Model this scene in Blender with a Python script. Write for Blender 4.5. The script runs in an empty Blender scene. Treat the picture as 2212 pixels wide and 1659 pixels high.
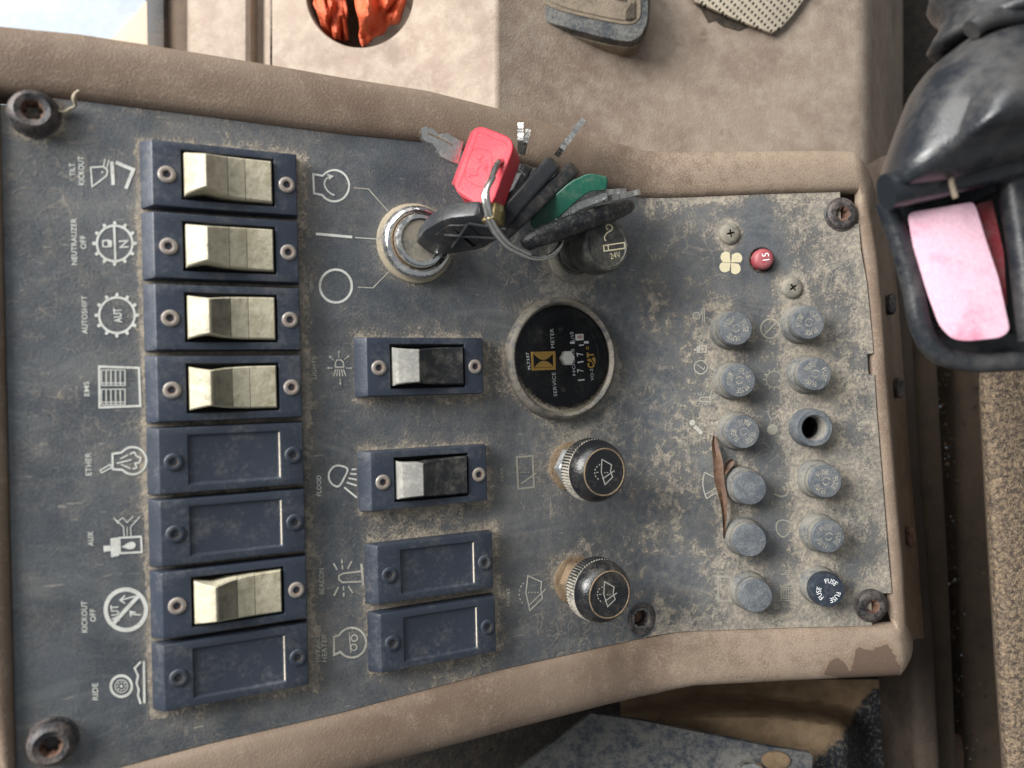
import bpy, bmesh, math, random
from mathutils import Vector, Matrix, noise as mnoise
random.seed(7)
R = math.radians
C = bpy.context.scene.collection
sc = bpy.context.scene

# ------------------------------------------------------------ camera, light, exposure
H = 0.332                       # camera height over the fuse part of the panel (metres)
F = 1661.0                      # focal length in pixels of a 2212 x 1659 picture
cam_d = bpy.data.cameras.new('camera'); cam = bpy.data.objects.new('camera', cam_d); C.objects.link(cam)
cam.location = (0, 0, H); cam.rotation_euler = (0, 0, 0)
cam_d.sensor_width = 36; cam_d.lens = 36 * F / 2212
cam_d.clip_start = 0.01; cam_d.clip_end = 60
cam_d.dof.use_dof = True; cam_d.dof.focus_distance = 0.312; cam_d.dof.aperture_fstop = 9.0
sc.camera = cam

w = bpy.data.worlds.new('World'); sc.world = w; w.use_nodes = True
bg = w.node_tree.nodes['Background']; bg.inputs[0].default_value = (0.92, 0.97, 1.0, 1); bg.inputs[1].default_value = 0.29

def area(name, loc, target, sx, sy, power, col):
    d = bpy.data.lights.new(name, 'AREA'); d.shape = 'RECTANGLE'; d.size = sx; d.size_y = sy
    d.energy = power; d.color = col
    o = bpy.data.objects.new(name, d); C.objects.link(o); o.location = loc
    o.rotation_euler = (Vector(target) - Vector(loc)).to_track_quat('-Z', 'Y').to_euler()
    return o
area('windscreen_light', (-1.05, 0.55, 0.95), (0, 0, 0), 0.75, 0.75, 49, (1.0, 0.985, 0.955))
area('door_light', (-0.35, 1.25, 0.85), (0, 0.1, 0), 0.9, 0.8, 13, (1.0, 0.98, 0.95))
sc.view_settings.view_transform = 'Standard'; sc.view_settings.look = 'None'
sc.view_settings.exposure = 0.12; sc.view_settings.gamma = 1.0
sc.render.engine = 'CYCLES'

# ------------------------------------------------------------ panel surface
TH1, TH2 = R(25.6), R(2.0)      # slopes of the switch part and of the fuse part
EXH = Vector((0.99971, 0.0239, 0)); EY = Vector((-0.0239, 0.99971, 0)); EZ = Vector((0, 0, 1))
def exdir(a): return EXH * math.cos(a) - EZ * math.sin(a)
def ndir(a): return EXH * math.sin(a) + EZ * math.cos(a)
OL = Vector((0, 0, H - 0.304))
def ray(x, y): return Vector(((x - 1106) / F, -(y - 829.5) / F, -1.0))
CAM = Vector((0, 0, H))
def hit(x, y, o, n):
    d = ray(x, y); return CAM + d * ((o - CAM).dot(n) / d.dot(n))
_p = hit(1400, 850, OL, ndir(TH1)) - OL
SB = _p.dot(exdir(TH1))
HINGE = OL + exdir(TH1) * SB
DTH = TH1 - TH2; LB = 0.010; RB = LB / math.tan(DTH / 2)
def S(s, t, h=0.0):
    """point of the unrolled panel (s along, t across, h above) in the world"""
    q = s - SB
    if q <= -LB:
        return OL + exdir(TH1) * s + EY * t + ndir(TH1) * h
    if q >= LB:
        return HINGE + exdir(TH2) * q + EY * t + ndir(TH2) * h
    k = (q + LB) / (2 * LB); a = TH1 - DTH * k
    cen = OL + exdir(TH1) * (SB - LB) + ndir(TH1) * RB
    return cen - ndir(a) * (RB - h) + EY * t
def ang(s):
    k = min(1, max(0, (s - SB + LB) / (2 * LB))); return TH1 - DTH * k
def ST(x, y, h=0.0):
    p = hit(x, y, OL + ndir(TH1) * h, ndir(TH1)) - OL
    s = p.dot(exdir(TH1)); t = p.dot(EY)
    if s > SB:
        p = hit(x, y, HINGE + ndir(TH2) * h, ndir(TH2)) - HINGE
        s = max(SB, SB + p.dot(exdir(TH2))); t = p.dot(EY)
    return s, t
def frame(s, t, h=0.0, rot=0.0):
    a = ang(s); p = S(s, t, h); e = exdir(a); n = ndir(a)
    m = Matrix(((e.x, EY.x, n.x, p.x), (e.y, EY.y, n.y, p.y), (e.z, EY.z, n.z, p.z), (0, 0, 0, 1)))
    return m @ Matrix.Rotation(rot, 4, 'Z')
def W(x, y, z):
    """point at height z under picture position x, y"""
    d = ray(x, y); return CAM + d * (H - z)
def PW(x, y, h=0.0):
    s, t = ST(x, y, h); return S(s, t, h)
ZM = dict(a=(142.6, 307.2, .3768), b=(142.6, 932.6, .377), c=(647.4, 740.6, .446), d=(658.3, 329.2, .2182),
          e=(1086.2, 921.6, .2777), f=(1470.2, 647.3, .1984), g=(1470.2, 976.5, .2315), h=(1481.2, 460.8, .1984),
          k=(899.7, 241.4, .2282), m=(1097.2, 630.9, .17525), l=(1865.3, 0, .496), n=(1097.3, 1344, .4216), o=(625.4, 0, .3869), u=(0, 0, 1.0))
def zp(z, p):
    ox, oy, k = ZM[z]; return ox + p[0] * k, oy + p[1] * k

# ------------------------------------------------------------ materials
class NT:
    def __init__(self, name):
        self.m = bpy.data.materials.new(name); self.m.use_nodes = True
        self.t = self.m.node_tree; self.b = self.t.nodes['Principled BSDF']
        self.pos = self.t.nodes.new('ShaderNodeNewGeometry').outputs['Position']
    def n(self, k): return self.t.nodes.new(k)
    def l(self, a, b): self.t.links.new(a, b)
    def set(self, sock, v):
        if isinstance(v, (int, float, tuple)): sock.default_value = v
        else: self.l(v, sock)
    def noise(self, scale, detail=4, rough=.6, dist=0, vec=None):
        q = self.n('ShaderNodeTexNoise'); self.l(vec or self.pos, q.inputs['Vector'])
        q.inputs['Scale'].default_value = scale; q.inputs['Detail'].default_value = detail
        q.inputs['Roughness'].default_value = rough; q.inputs['Distortion'].default_value = dist
        return q.outputs['Fac']
    def voro(self, scale, feat='F1', vec=None):
        q = self.n('ShaderNodeTexVoronoi'); q.feature = feat; q.inputs['Scale'].default_value = scale
        self.l(vec or self.pos, q.inputs['Vector']); return q.outputs['Distance']
    def scalev(self, sv):
        q = self.n('ShaderNodeVectorMath'); q.operation = 'MULTIPLY'; self.l(self.pos, q.inputs[0]); q.inputs[1].default_value = sv
        return q.outputs[0]
    def warp(self, scale, amt):
        q = self.n('ShaderNodeTexNoise'); self.l(self.pos, q.inputs['Vector']); q.inputs['Scale'].default_value = scale
        a = self.n('ShaderNodeVectorMath'); a.operation = 'MULTIPLY_ADD'; self.l(q.outputs['Color'], a.inputs[0])
        a.inputs[1].default_value = (amt,) * 3; self.l(self.pos, a.inputs[2]); return a.outputs[0]
    def math(self, op, a, b=0.0, c=None):
        q = self.n('ShaderNodeMath'); q.operation = op; self.set(q.inputs[0], a); self.set(q.inputs[1], b)
        if c is not None: self.set(q.inputs[2], c)
        return q.outputs[0]
    def ramp(self, v, lo, hi, a=0.0, b=1.0):
        q = self.n('ShaderNodeMapRange'); q.interpolation_type = 'SMOOTHSTEP'; self.set(q.inputs[0], v)
        for i, x in enumerate((lo, hi, a, b)): q.inputs[i + 1].default_value = x
        return q.outputs[0]
    def mix(self, f, a, b):
        q = self.n('ShaderNodeMix'); q.data_type = 'RGBA'; self.set(q.inputs[0], f)
        for i, x in ((6, a), (7, b)):
            self.set(q.inputs[i], x if not isinstance(x, tuple) or len(x) == 4 else x + (1,))
        return q.outputs[2]
    def attr(self, name):
        q = self.n('ShaderNodeAttribute'); q.attribute_name = name; return q.outputs['Fac']
    def bump(self, h, dist, strength=1.0):
        q = self.n('ShaderNodeBump'); q.inputs['Distance'].default_value = dist; q.inputs['Strength'].default_value = strength
        self.l(h, q.inputs['Height']); self.l(q.outputs[0], self.b.inputs['Normal'])
    def out(self, col, rough=.6, metal=0.0, spec=.5):
        v = col if not isinstance(col, tuple) or len(col) == 4 else col + (1,)
        self.set(self.b.inputs['Base Color'], v); self.set(self.b.inputs['Roughness'], rough)
        self.set(self.b.inputs['Metallic'], metal); self.b.inputs['Specular IOR Level'].default_value = spec
        return self.m
DUST = (.36, .285, .20)
DUSTL = (.50, .425, .31)
def dusty(name, base, amt=.3, rough=.5, metal=0., dust=DUST, big=60, fine=700, grain=.15, bump=0., bscale=1500, spec=.5, base2=None):
    m = NT(name)
    n1 = m.noise(big, 5, .65); n2 = m.noise(fine, 3, .7)
    v = m.math('MULTIPLY_ADD', n2, .45, m.math('MULTIPLY', n1, .75))       # ~0.6 in the middle
    f = m.ramp(v, .60 - .42 * (amt - .25) - .12, .60 - .42 * (amt - .25) + .16)
    f = m.math('MULTIPLY', f, min(1, .25 + amt))
    b = base
    if base2: b = m.mix(m.ramp(m.noise(big * .5, 4, .6), .42, .6), base, base2)
    g = m.noise(2200, 2, .6)
    d = m.mix(m.ramp(g, .3, .7), tuple(x * (1 - grain) for x in dust), tuple(min(1, x * (1 + grain)) for x in dust))
    col = m.mix(f, b, d)
    r = m.math('MULTIPLY_ADD', f, .9 - rough, rough)
    if metal: mt = m.math('MULTIPLY', m.math('SUBTRACT', 1.0, f), metal)
    else: mt = 0.0
    if bump: m.bump(m.math('ADD', m.noise(bscale, 3, .6), m.math('MULTIPLY', n2, .5)), bump)
    return m.out(col, r, mt, spec)

def make_panel_mat():
    m = NT('panel_paint')
    at = m.attr('dust'); wr = m.warp(70, .02)
    big = m.noise(38, 5, .6); mid = m.noise(190, 7, .78, .5); fin = m.noise(1100, 4, .75)
    stretch = m.noise(60, 5, .7, .3, m.scalev((2.6, .7, 1)))
    cell = m.voro(290, 'F1', m.warp(160, .006))
    vein = m.ramp(m.voro(105, 'DISTANCE_TO_EDGE', wr), .0, .09, 1, 0)
    vein = m.math('MULTIPLY', vein, m.ramp(m.noise(26, 3), .46, .66))
    vein2 = m.ramp(m.voro(210, 'DISTANCE_TO_EDGE', m.warp(320, .012)), .0, .085, 1, 0)
    vein2 = m.math('MULTIPLY', vein2, m.ramp(m.noise(95, 5, .7), .48, .62))
    v = m.math('MULTIPLY_ADD', big, .40, m.math('MULTIPLY', mid, .50))
    v = m.math('MULTIPLY_ADD', fin, .42, m.math('ADD', v, -.06))
    v = m.math('MULTIPLY_ADD', stretch, .25, v)                       # mean ~ .73
    v = m.math('ADD', v, m.math('MULTIPLY', m.attr('spots'), m.math('SUBTRACT', cell, .42)))
    va = m.math('ADD', v, m.math('MULTIPLY_ADD', at, .62, -.31))      # attribute .5 = no change
    film = m.math('MULTIPLY', m.ramp(va, .48, .90), .28)
    patch = m.math('MULTIPLY', m.ramp(va, .705, .82), m.ramp(m.noise(560, 4, .78), .38, .60, .46, .95))
    veins = m.math('MULTIPLY', m.math('MAXIMUM', vein2, vein), m.ramp(va, .53, .76, 0, .58))
    f = m.math('MAXIMUM', m.math('MAXIMUM', film, patch), veins)
    base = m.mix(m.ramp(m.noise(45, 4, .6), .3, .7), (.047, .056, .068), (.082, .093, .107))
    sp = m.ramp(m.noise(1500, 2, .7), .5, .72)
    base = m.mix(m.math('MULTIPLY', sp, .22), base, (.20, .205, .20))
    smu = m.ramp(m.noise(30, 6, .68, .8, m.scalev((1.0, 2.2, 1))), .50, .72)
    base = m.mix(m.math('MULTIPLY', smu, .42), base, (.185, .19, .185))
    d = m.mix(m.ramp(m.noise(110, 4, .7), .3, .7), (.285, .245, .195), (.47, .395, .30))
    d = m.mix(m.attr('cool'), d, (.23, .24, .23))
    col = m.mix(f, base, d)
    scr = m.ramp(m.noise(240, 2, .5, 0, m.scalev((.25, 3.2, 1))), .70, .76)
    col = m.mix(m.math('MULTIPLY', scr, .4), col, (.40, .37, .31))
    dk = m.ramp(m.noise(330, 3, .7), .70, .76)
    col = m.mix(m.math('MULTIPLY', dk, .5), col, (.045, .04, .035))
    m.bump(m.math('MULTIPLY_ADD', fin, .5, m.math('MULTIPLY', f, .7)), .00035)
    return m.out(col, m.math('MULTIPLY_ADD', f, .35, .5), 0., .4)

M = {}
M['panel'] = make_panel_mat()
M['print'] = dusty('print_white', (.63, .64, .60), .22, .6, dust=(.30, .28, .24), big=150, fine=900)
M['print_worn'] = dusty('print_worn', (.53, .515, .45), .45, .7, dust=(.27, .255, .22), big=130, fine=700)
M['print_faint'] = dusty('print_faint', (.45, .42, .34), .58, .7, dust=(.22, .21, .18), big=120, fine=600)
M['print_cream'] = dusty('print_cream', (.62, .56, .38), .15, .6)
M['bezel'] = dusty('bezel_plastic', (.026, .034, .052), .08, .40, dust=(.16, .155, .15), big=70, fine=600, bump=.0001, bscale=1800)
M['blank'] = dusty('blank_plastic', (.023, .030, .045), .04, .45, dust=(.20, .19, .18), big=90, fine=600, bump=.0001, bscale=1800)
M['dustline'] = dusty('dust_line', (.06, .07, .085), .62, .9, dust=(.56, .49, .38), big=260, fine=900)
M['gap'] = NT('dark_gap').out((.012, .012, .013), .8)
def cream():
    m = NT('cream_rocker'); n1 = m.noise(75, 5, .65); n2 = m.noise(420, 4, .7)
    f = m.ramp(m.math('MULTIPLY_ADD', n2, .5, m.math('MULTIPLY', n1, .6)), .40, .78)
    col = m.mix(f, (.54, .495, .37), (.29, .26, .175))
    col = m.mix(m.math('MULTIPLY', m.ramp(m.noise(120, 5, .7), .60, .72), .6), col, (.10, .10, .085))
    m.bump(n2, .0003); return m.out(col, .45, 0, .5)
M['cream'] = cream()
M['grime'] = dusty('grimy_cream', (.115, .108, .078), .3, .5, dust=(.30, .27, .19), big=130, fine=500)
M['seam'] = NT('rocker_seam').out((.07, .065, .05), .7)
M['rocker_black'] = dusty('black_rocker', (.017, .018, .02), .14, .4, dust=(.25, .23, .2), big=120, fine=500, bump=.0001)
M['rocker_white'] = dusty('worn_white_paint', (.33, .32, .285), .45, .6, dust=(.14, .14, .135), big=160, fine=900)
M['screw'] = dusty('zinc_screw', (.34, .32, .30), .42, .42, .75, dust=(.21, .165, .13), big=300, fine=900)
M['rust'] = dusty('rust', (.075, .036, .022), .35, .85, dust=(.19, .11, .075), big=300, fine=1200, bump=.0004, bscale=1200)
M['bolt'] = dusty('black_bolt', (.022, .023, .027), .28, .38, .3, dust=(.20, .16, .14), big=160, fine=700, bump=.0002)
M['steel'] = dusty('bright_steel', (.62, .61, .58), .06, .22, 1., big=200, fine=900)
M['nickel'] = dusty('nickel_key', (.74, .73, .70), .05, .24, 1., big=160, fine=600, bump=.0002)
M['chrome'] = dusty('chrome', (.72, .72, .72), .10, .12, 1., big=150, fine=600)
M['brass'] = dusty('brass', (.25, .19, .09), .15, .35, 1., big=250)
M['grey_metal'] = dusty('dull_grey_ring', (.12, .125, .12), .45, .5, .3, dust=(.30, .265, .20), big=110, fine=600)
M['gaskets'] = dusty('dusty_gasket', (.17, .165, .15), .6, .8, dust=(.37, .31, .22), big=120, fine=700)
M['meter_rim'] = dusty('meter_rim', (.030, .034, .038), .42, .40, dust=(.21, .18, .14), big=75, fine=500, bump=.0003)
M['meter_face'] = dusty('meter_face', (.006, .007, .009), .05, .45, dust=(.15, .14, .12), big=120, fine=1300, spec=.3)
M['gold'] = NT('gold_print').out((.60, .35, .075), .5)
M['white_ink'] = NT('white_ink').out((.86, .87, .87), .5)
M['red_ink'] = NT('red_ink').out((.55, .06, .05), .5)
M['hub_white'] = dusty('hub_cream', (.90, .88, .80), .0, .6)
M['knob'] = dusty('knob_black', (.010, .011, .013), .03, .22, dust=(.22, .19, .15), big=90, fine=500, bump=.00012)
M['knob_side'] = dusty('knob_knurl', (.020, .020, .020), .45, .5, dust=(.40, .37, .31), big=260, fine=900)
M['knob_art'] = NT('knob_art').out((.42, .41, .37), .6)
M['nut'] = dusty('zinc_nut', (.36, .40, .43), .2, .35, .7, big=200)
M['rustwasher'] = dusty('rusty_washer', (.10, .065, .04), .5, .85, dust=(.24, .175, .11), big=230, fine=900, bump=.0004)
M['lighter'] = dusty('lighter_knob', (.026, .027, .027), .28, .45, dust=(.15, .14, .115), big=100, fine=500)
M['fuse'] = dusty('fuse_grey', (.078, .089, .104), .24, .6, dust=(.22, .225, .22), big=150, fine=700, bump=.0003)
M['fuse_side'] = dusty('fuse_side', (.085, .092, .10), .40, .7, dust=(.27, .25, .205), big=130, fine=700)
M['fuse_blue'] = dusty('fuse_cap_blue', (.020, .028, .042), .10, .42, dust=(.16, .17, .18), big=130)
M['fuse_text'] = dusty('fuse_text_worn', (.42, .38, .30), .44, .8, dust=(.10, .112, .128), big=420, fine=1200)
M['button_red'] = dusty('red_button', (.33, .045, .060), .22, .38, dust=(.36, .24, .23), big=120, fine=900)
M['leaf'] = dusty('dry_leaf', (.085, .044, .026), .24, .6, dust=(.22, .13, .08), big=260, fine=600)
M['red_key'] = dusty('red_key_plastic', (.50, .030, .050), .07, .42, dust=(.52, .13, .13), big=120, fine=900, bump=.00012)
M['red_dark'] = NT('red_key_groove').out((.34, .016, .03), .6)
M['key_black'] = dusty('key_black_plastic', (.017, .018, .021), .14, .36, dust=(.17, .145, .115), big=120, fine=700)
M['key_grey'] = dusty('key_charcoal', (.027, .029, .034), .10, .36, dust=(.15, .13, .10), big=120, fine=700)
M['key_green'] = dusty('key_green', (.006, .070, .045), .08, .32, dust=(.14, .16, .11), big=120, fine=700)
M['fob'] = dusty('black_fob', (.012, .013, .015), .05, .22, dust=(.30, .28, .25), big=260, fine=900, bump=.0003, bscale=1200)

def grained(name, c1, c2, stain, stain_amt, bump=.00055, bs=850, dustc=(.52, .43, .32), damt=.4):
    m = NT(name)
    n1 = m.noise(16, 5, .65); n2 = m.noise(95, 5, .7); g = m.voro(bs, 'F1'); g2 = m.noise(bs * 1.3, 3, .7)
    col = m.mix(m.ramp(n1, .35, .66), c1, c2)
    gr = m.math('MULTIPLY_ADD', g2, .6, m.math('MULTIPLY', g, .5))
    dv = m.math('MULTIPLY_ADD', n2, .95, m.math('MULTIPLY', gr, .22))
    col = m.mix(m.math('MULTIPLY', m.ramp(dv, .46, .80), damt), col, dustc)
    col = m.mix(m.math('MULTIPLY', m.ramp(m.noise(30, 6, .7, .5), .60, .68), stain_amt), col, stain)
    sp = m.ramp(m.noise(420, 3, .75), .71, .75)
    col = m.mix(m.math('MULTIPLY', sp, .45), col, (.07, .055, .045))
    m.bump(gr, bump); return m.out(col, .68, 0., .35)
M['frame'] = grained('brown_moulded_plastic', (.235, .158, .112), (.300, .222, .160), (.12, .085, .065), .25)
M['rear'] = grained('beige_moulded_plastic', (.200, .150, .117), (.285, .225, .178), (.14, .10, .075), .6, .00022, 900, (.41, .35, .285), .48)
def frame_mat():
    m = NT('brown_frame_plastic')
    n1 = m.noise(16, 5, .65); n2 = m.noise(120, 8, .74); g = m.voro(1300, 'F1'); g2 = m.noise(1500, 3, .7)
    gr = m.math('MULTIPLY_ADD', g2, .6, m.math('MULTIPLY', g, .5))
    col = m.mix(m.ramp(n1, .35, .66), (.150, .104, .075), (.215, .160, .118))
    dv = m.math('ADD', m.math('MULTIPLY_ADD', n2, .7, m.math('MULTIPLY', gr, .5)), m.math('MULTIPLY', m.attr('dust'), .40))
    col = m.mix(m.math('MULTIPLY', m.ramp(dv, .60, .90), .62), col, (.335, .262, .198))
    st = m.ramp(m.math('MULTIPLY_ADD', m.noise(95, 6, .7), .75, m.attr('stain')), .84, .90)
    col = m.mix(m.math('MULTIPLY', st, .9), col, (.075, .052, .043))
    hl = m.ramp(m.math('MULTIPLY_ADD', m.noise(60, 6, .65), .7, m.attr('stain')), .62, .72)
    col = m.mix(m.math('MULTIPLY', hl, .35), col, (.17, .11, .07))
    sp = m.ramp(m.noise(420, 3, .75), .71, .75)
    col = m.mix(m.math('MULTIPLY', sp, .5), col, (.07, .055, .045))
    m.bump(gr, .00014); return m.out(col, .6, 0., .4)
M['housing'] = frame_mat()
M['wall'] = dusty('dark_brown_plastic', (.038, .027, .020), .30, .6, dust=(.085, .060, .042), big=60, fine=600, bump=.0006)
M['rubber'] = dusty('dusty_rubber', (.018, .023, .030), .24, .5, dust=(.25, .235, .20), big=70, fine=500, bump=.0004)
M['inset'] = dusty('dusty_brown_inset', (.105, .080, .058), .4, .8, dust=(.25, .205, .15), big=90, fine=600, bump=.0005)
M['grit'] = dusty('dark_grit', (.035, .028, .022), .35, .9, dust=(.12, .09, .06), big=200, fine=900, bump=.0015)
M['orange'] = dusty('orange_rubberised_cloth', (.66, .115, .045), .12, .55, dust=(.62, .22, .12), big=60, fine=500, bump=.0012, bscale=350)
M['carpet'] = dusty('dark_carpet', (.014, .012, .010), .22, .95, dust=(.070, .050, .032), big=160, fine=900, bump=.003, bscale=500)
M['brownledge'] = dusty('brown_ledge', (.050, .034, .022), .4, .8, dust=(.10, .068, .043), big=70, fine=700, bump=.0008)
M['lever'] = dusty('lever_black', (.016, .019, .024), .15, .22, dust=(.13, .12, .11), big=26, fine=160, bump=.0001)
M['pink'] = dusty('faded_pink_rocker', (.66, .17, .28), .55, .42, dust=(.80, .56, .66), big=40, fine=120)
M['seal'] = dusty('door_seal', (.016, .017, .018), .2, .6, dust=(.16, .12, .09), big=60)
M['post'] = dusty('brown_post', (.05, .032, .022), .4, .7, dust=(.13, .09, .06), big=70, fine=500)
M['pale'] = dusty('pale_painted_sill', (.36, .40, .44), .3, .7, dust=(.28, .32, .36), big=22, fine=160)
M['pale_tan'] = dusty('pale_tan_sill', (.45, .35, .26), .3, .7, dust=(.48, .40, .32), big=50)
M['plate'] = dusty('dusty_blue_plate', (.026, .035, .050), .36, .55, dust=(.25, .235, .205), big=130, fine=650, bump=.0003)
M['tandust'] = None
def tan_mat():
    m = NT('dust_covered_tray'); v = m.math('ADD', m.attr('bare'), m.math('MULTIPLY', m.noise(140, 5, .75), .55))
    f = m.ramp(v, .70, .84)
    d = m.mix(m.ramp(m.noise(60, 5, .7), .35, .65), (.19, .128, .076), (.29, .205, .125))
    b = m.mix(m.ramp(m.noise(500, 3, .7), .5, .66), (.025, .029, .036), (.20, .18, .15))
    m.bump(m.noise(900, 3, .7), .0007); return m.out(m.mix(f, d, b), .85, 0, .3)
M['tandust'] = tan_mat()
def seat_mat():
    m = NT('speckled_seat_cloth')
    f = m.ramp(m.noise(420, 5, .75, .3), .36, .66)
    col = m.mix(f, (.075, .060, .050), (.29, .215, .145))
    m.bump(m.noise(500, 3, .7), .0015); return m.out(col, .95, 0, .2)
M['seat'] = seat_mat()
def mesh_cloth():
    m = NT('perforated_tan_cloth')
    q = m.n('ShaderNodeTexVoronoi'); q.inputs['Scale'].default_value = 420; q.inputs['Randomness'].default_value = 0.0
    mp = m.n('ShaderNodeMapping'); mp.inputs['Rotation'].default_value = (0, 0, R(38)); m.l(m.pos, mp.inputs['Vector'])
    z = m.n('ShaderNodeVectorMath'); z.operation = 'MULTIPLY'; m.l(mp.outputs[0], z.inputs[0]); z.inputs[1].default_value = (1, .6, 0)
    m.l(z.outputs[0], q.inputs['Vector'])
    f = m.ramp(q.outputs['Distance'], .20, .27)
    m.bump(m.math('ADD', f, m.math('MULTIPLY', m.noise(1500), .6)), .0006)
    col = m.mix(m.noise(90, 4, .7), (.36, .31, .235), (.54, .48, .39))
    return m.out(m.mix(f, (.02, .018, .015), col), .85, 0, .2)
M['mesh_cloth'] = mesh_cloth()
def glass_mat():
    m = NT('meter_glass'); t = m.t; out = t.nodes['Material Output']
    tr = m.n('ShaderNodeBsdfTransparent'); gl = m.n('ShaderNodeBsdfGlossy'); gl.inputs['Roughness'].default_value = .04
    df = m.n('ShaderNodeBsdfDiffuse'); df.inputs['Color'].default_value = (.33, .29, .23, 1)
    fr = m.n('ShaderNodeFresnel'); fr.inputs['IOR'].default_value = 1.2
    mx = m.n('ShaderNodeMixShader'); m.l(fr.outputs[0], mx.inputs[0]); m.l(tr.outputs[0], mx.inputs[1]); m.l(gl.outputs[0], mx.inputs[2])
    m2 = m.n('ShaderNodeMixShader')
    f = m.ramp(m.math('ADD', m.math('MULTIPLY', m.noise(800, 4, .8), .8), m.attr('dust')), .62, 1.15)
    m.l(m.math('MULTIPLY', f, .85), m2.inputs[0]); m.l(mx.outputs[0], m2.inputs[1]); m.l(df.outputs[0], m2.inputs[2]); m.l(m2.outputs[0], out.inputs['Surface'])
    return m.m
M['glass'] = glass_mat()

# ------------------------------------------------------------ helpers
def tag(o, label=None, cat=None, group=None, kind=None):
    if label: o['label'] = label
    if cat: o['category'] = cat
    if group: o['group'] = group
    if kind: o['kind'] = kind
    return o
def mk(name, v, f, mats, sm=35, mi=None):
    me = bpy.data.meshes.new(name); me.from_pydata([tuple(p) for p in v], [], f)
    for x in (mats if isinstance(mats, list) else [mats]): me.materials.append(M[x] if isinstance(x, str) else x)
    if mi: me.polygons.foreach_set('material_index', mi)
    me.validate(); fix(me, sm); return me
def fix(me, sm=35, recalc=True):
    if recalc:
        bm = bmesh.new(); bm.from_mesh(me); bmesh.ops.recalc_face_normals(bm, faces=bm.faces); bm.to_mesh(me); bm.free()
    if sm:
        me.polygons.foreach_set('use_smooth', [True] * len(me.polygons)); me.set_sharp_from_angle(angle=R(sm))
    me.update()
def ob(name, me, parent=None, mat=None):
    o = bpy.data.objects.new(name, me); C.objects.link(o)
    if parent is not None: o.parent = parent
    if mat is not None: o.matrix_basis = mat
    return o
def obw(name, me, parent):
    """mesh in world coordinates under a placed top-level thing"""
    o = bpy.data.objects.new(name, me); C.objects.link(o); o.parent = parent
    o.matrix_parent_inverse = wmat(parent).inverted()
    return o
def wmat(o): return o.matrix_basis if o.parent is None else wmat(o.parent) @ o.matrix_parent_inverse @ o.matrix_basis
def empty(name, mat):
    o = bpy.data.objects.new(name, None); C.objects.link(o); o.empty_display_size = .01; o.matrix_basis = mat; return o
def bev(me, off, seg=2, angle=25):
    bm = bmesh.new(); bm.from_mesh(me); bmesh.ops.recalc_face_normals(bm, faces=bm.faces)
    ed = [e for e in bm.edges if len(e.link_faces) == 2 and e.calc_face_angle(0) > R(angle)]
    bmesh.ops.bevel(bm, geom=ed, offset=off, segments=seg, profile=.6, affect='EDGES', clamp_overlap=True)
    bm.to_mesh(me); bm.free(); fix(me, 50); return me
def lathe(name, prof, mats, seg=48, sm=40, mi=None, knurl=(), kn=60, amp=.0004, cap=True, rfun=None, alt=()):
    v = []; f = []; mx = []
    for i, (r, h) in enumerate(prof):
        for k in range(seg):
            a = 2 * math.pi * k / seg
            rr = r - (amp if (i in knurl and k % 2) else 0)
            if rfun: rr = rfun(i, a, rr)
            v.append((rr * math.cos(a), rr * math.sin(a), h))
    for i in range(len(prof) - 1):
        for k in range(seg):
            k2 = (k + 1) % seg; f.append((i * seg + k, i * seg + k2, (i + 1) * seg + k2, (i + 1) * seg + k)); mx.append((k % 2) if i in alt else mi[i] if mi else 0)
    if cap:
        f.append(tuple((len(prof) - 1) * seg + k for k in range(seg))); mx.append(mi[-1] if mi else 0)
    return mk(name, v, f, mats, sm, mx)
def prism(name, pts, n, th, mats, bevel=.0006, seg=2):
    """flat outline pts (world) with thickness th along -n, edges rounded"""
    k = len(pts); v = [Vector(p) for p in pts] + [Vector(p) - n * th for p in pts]
    f = [tuple(range(k)), tuple(range(2 * k - 1, k - 1, -1))] + [(i, i + k, (i + 1) % k + k, (i + 1) % k) for i in range(k)]
    me = mk(name, v, f, mats, 0)
    return bev(me, bevel, seg) if bevel else me
def roundpoly(pts, r, n=4):
    out = []; k = len(pts); pts = [Vector(p) for p in pts]
    for i in range(k):
        a, b, c = pts[i - 1], pts[i], pts[(i + 1) % k]
        d1 = (a - b); d2 = (c - b); q = min(r, d1.length * .45, d2.length * .45)
        p1 = b + d1.normalized() * q; p2 = b + d2.normalized() * q
        for j in range(n + 1):
            u = j / n; out.append(p1 * (1 - u) ** 2 + b * 2 * u * (1 - u) + p2 * u * u)
    return out
def catmull(pts, n=8, closed=False):
    P = [Vector(p) for p in pts]; out = []; k = len(P)
    for i in range(k if closed else k - 1):
        g = lambda j: P[j % k] if closed else P[min(k - 1, max(0, j))]
        a, b, c, d = g(i - 1), g(i), g(i + 1), g(i + 2)
        for j in range(n):
            u = j / n
            out.append(.5 * ((2 * b) + (c - a) * u + (2 * a - 5 * b + 4 * c - d) * u * u + (3 * b - a - 3 * c + d) * u ** 3))
    if not closed: out.append(P[-1])
    return out
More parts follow.
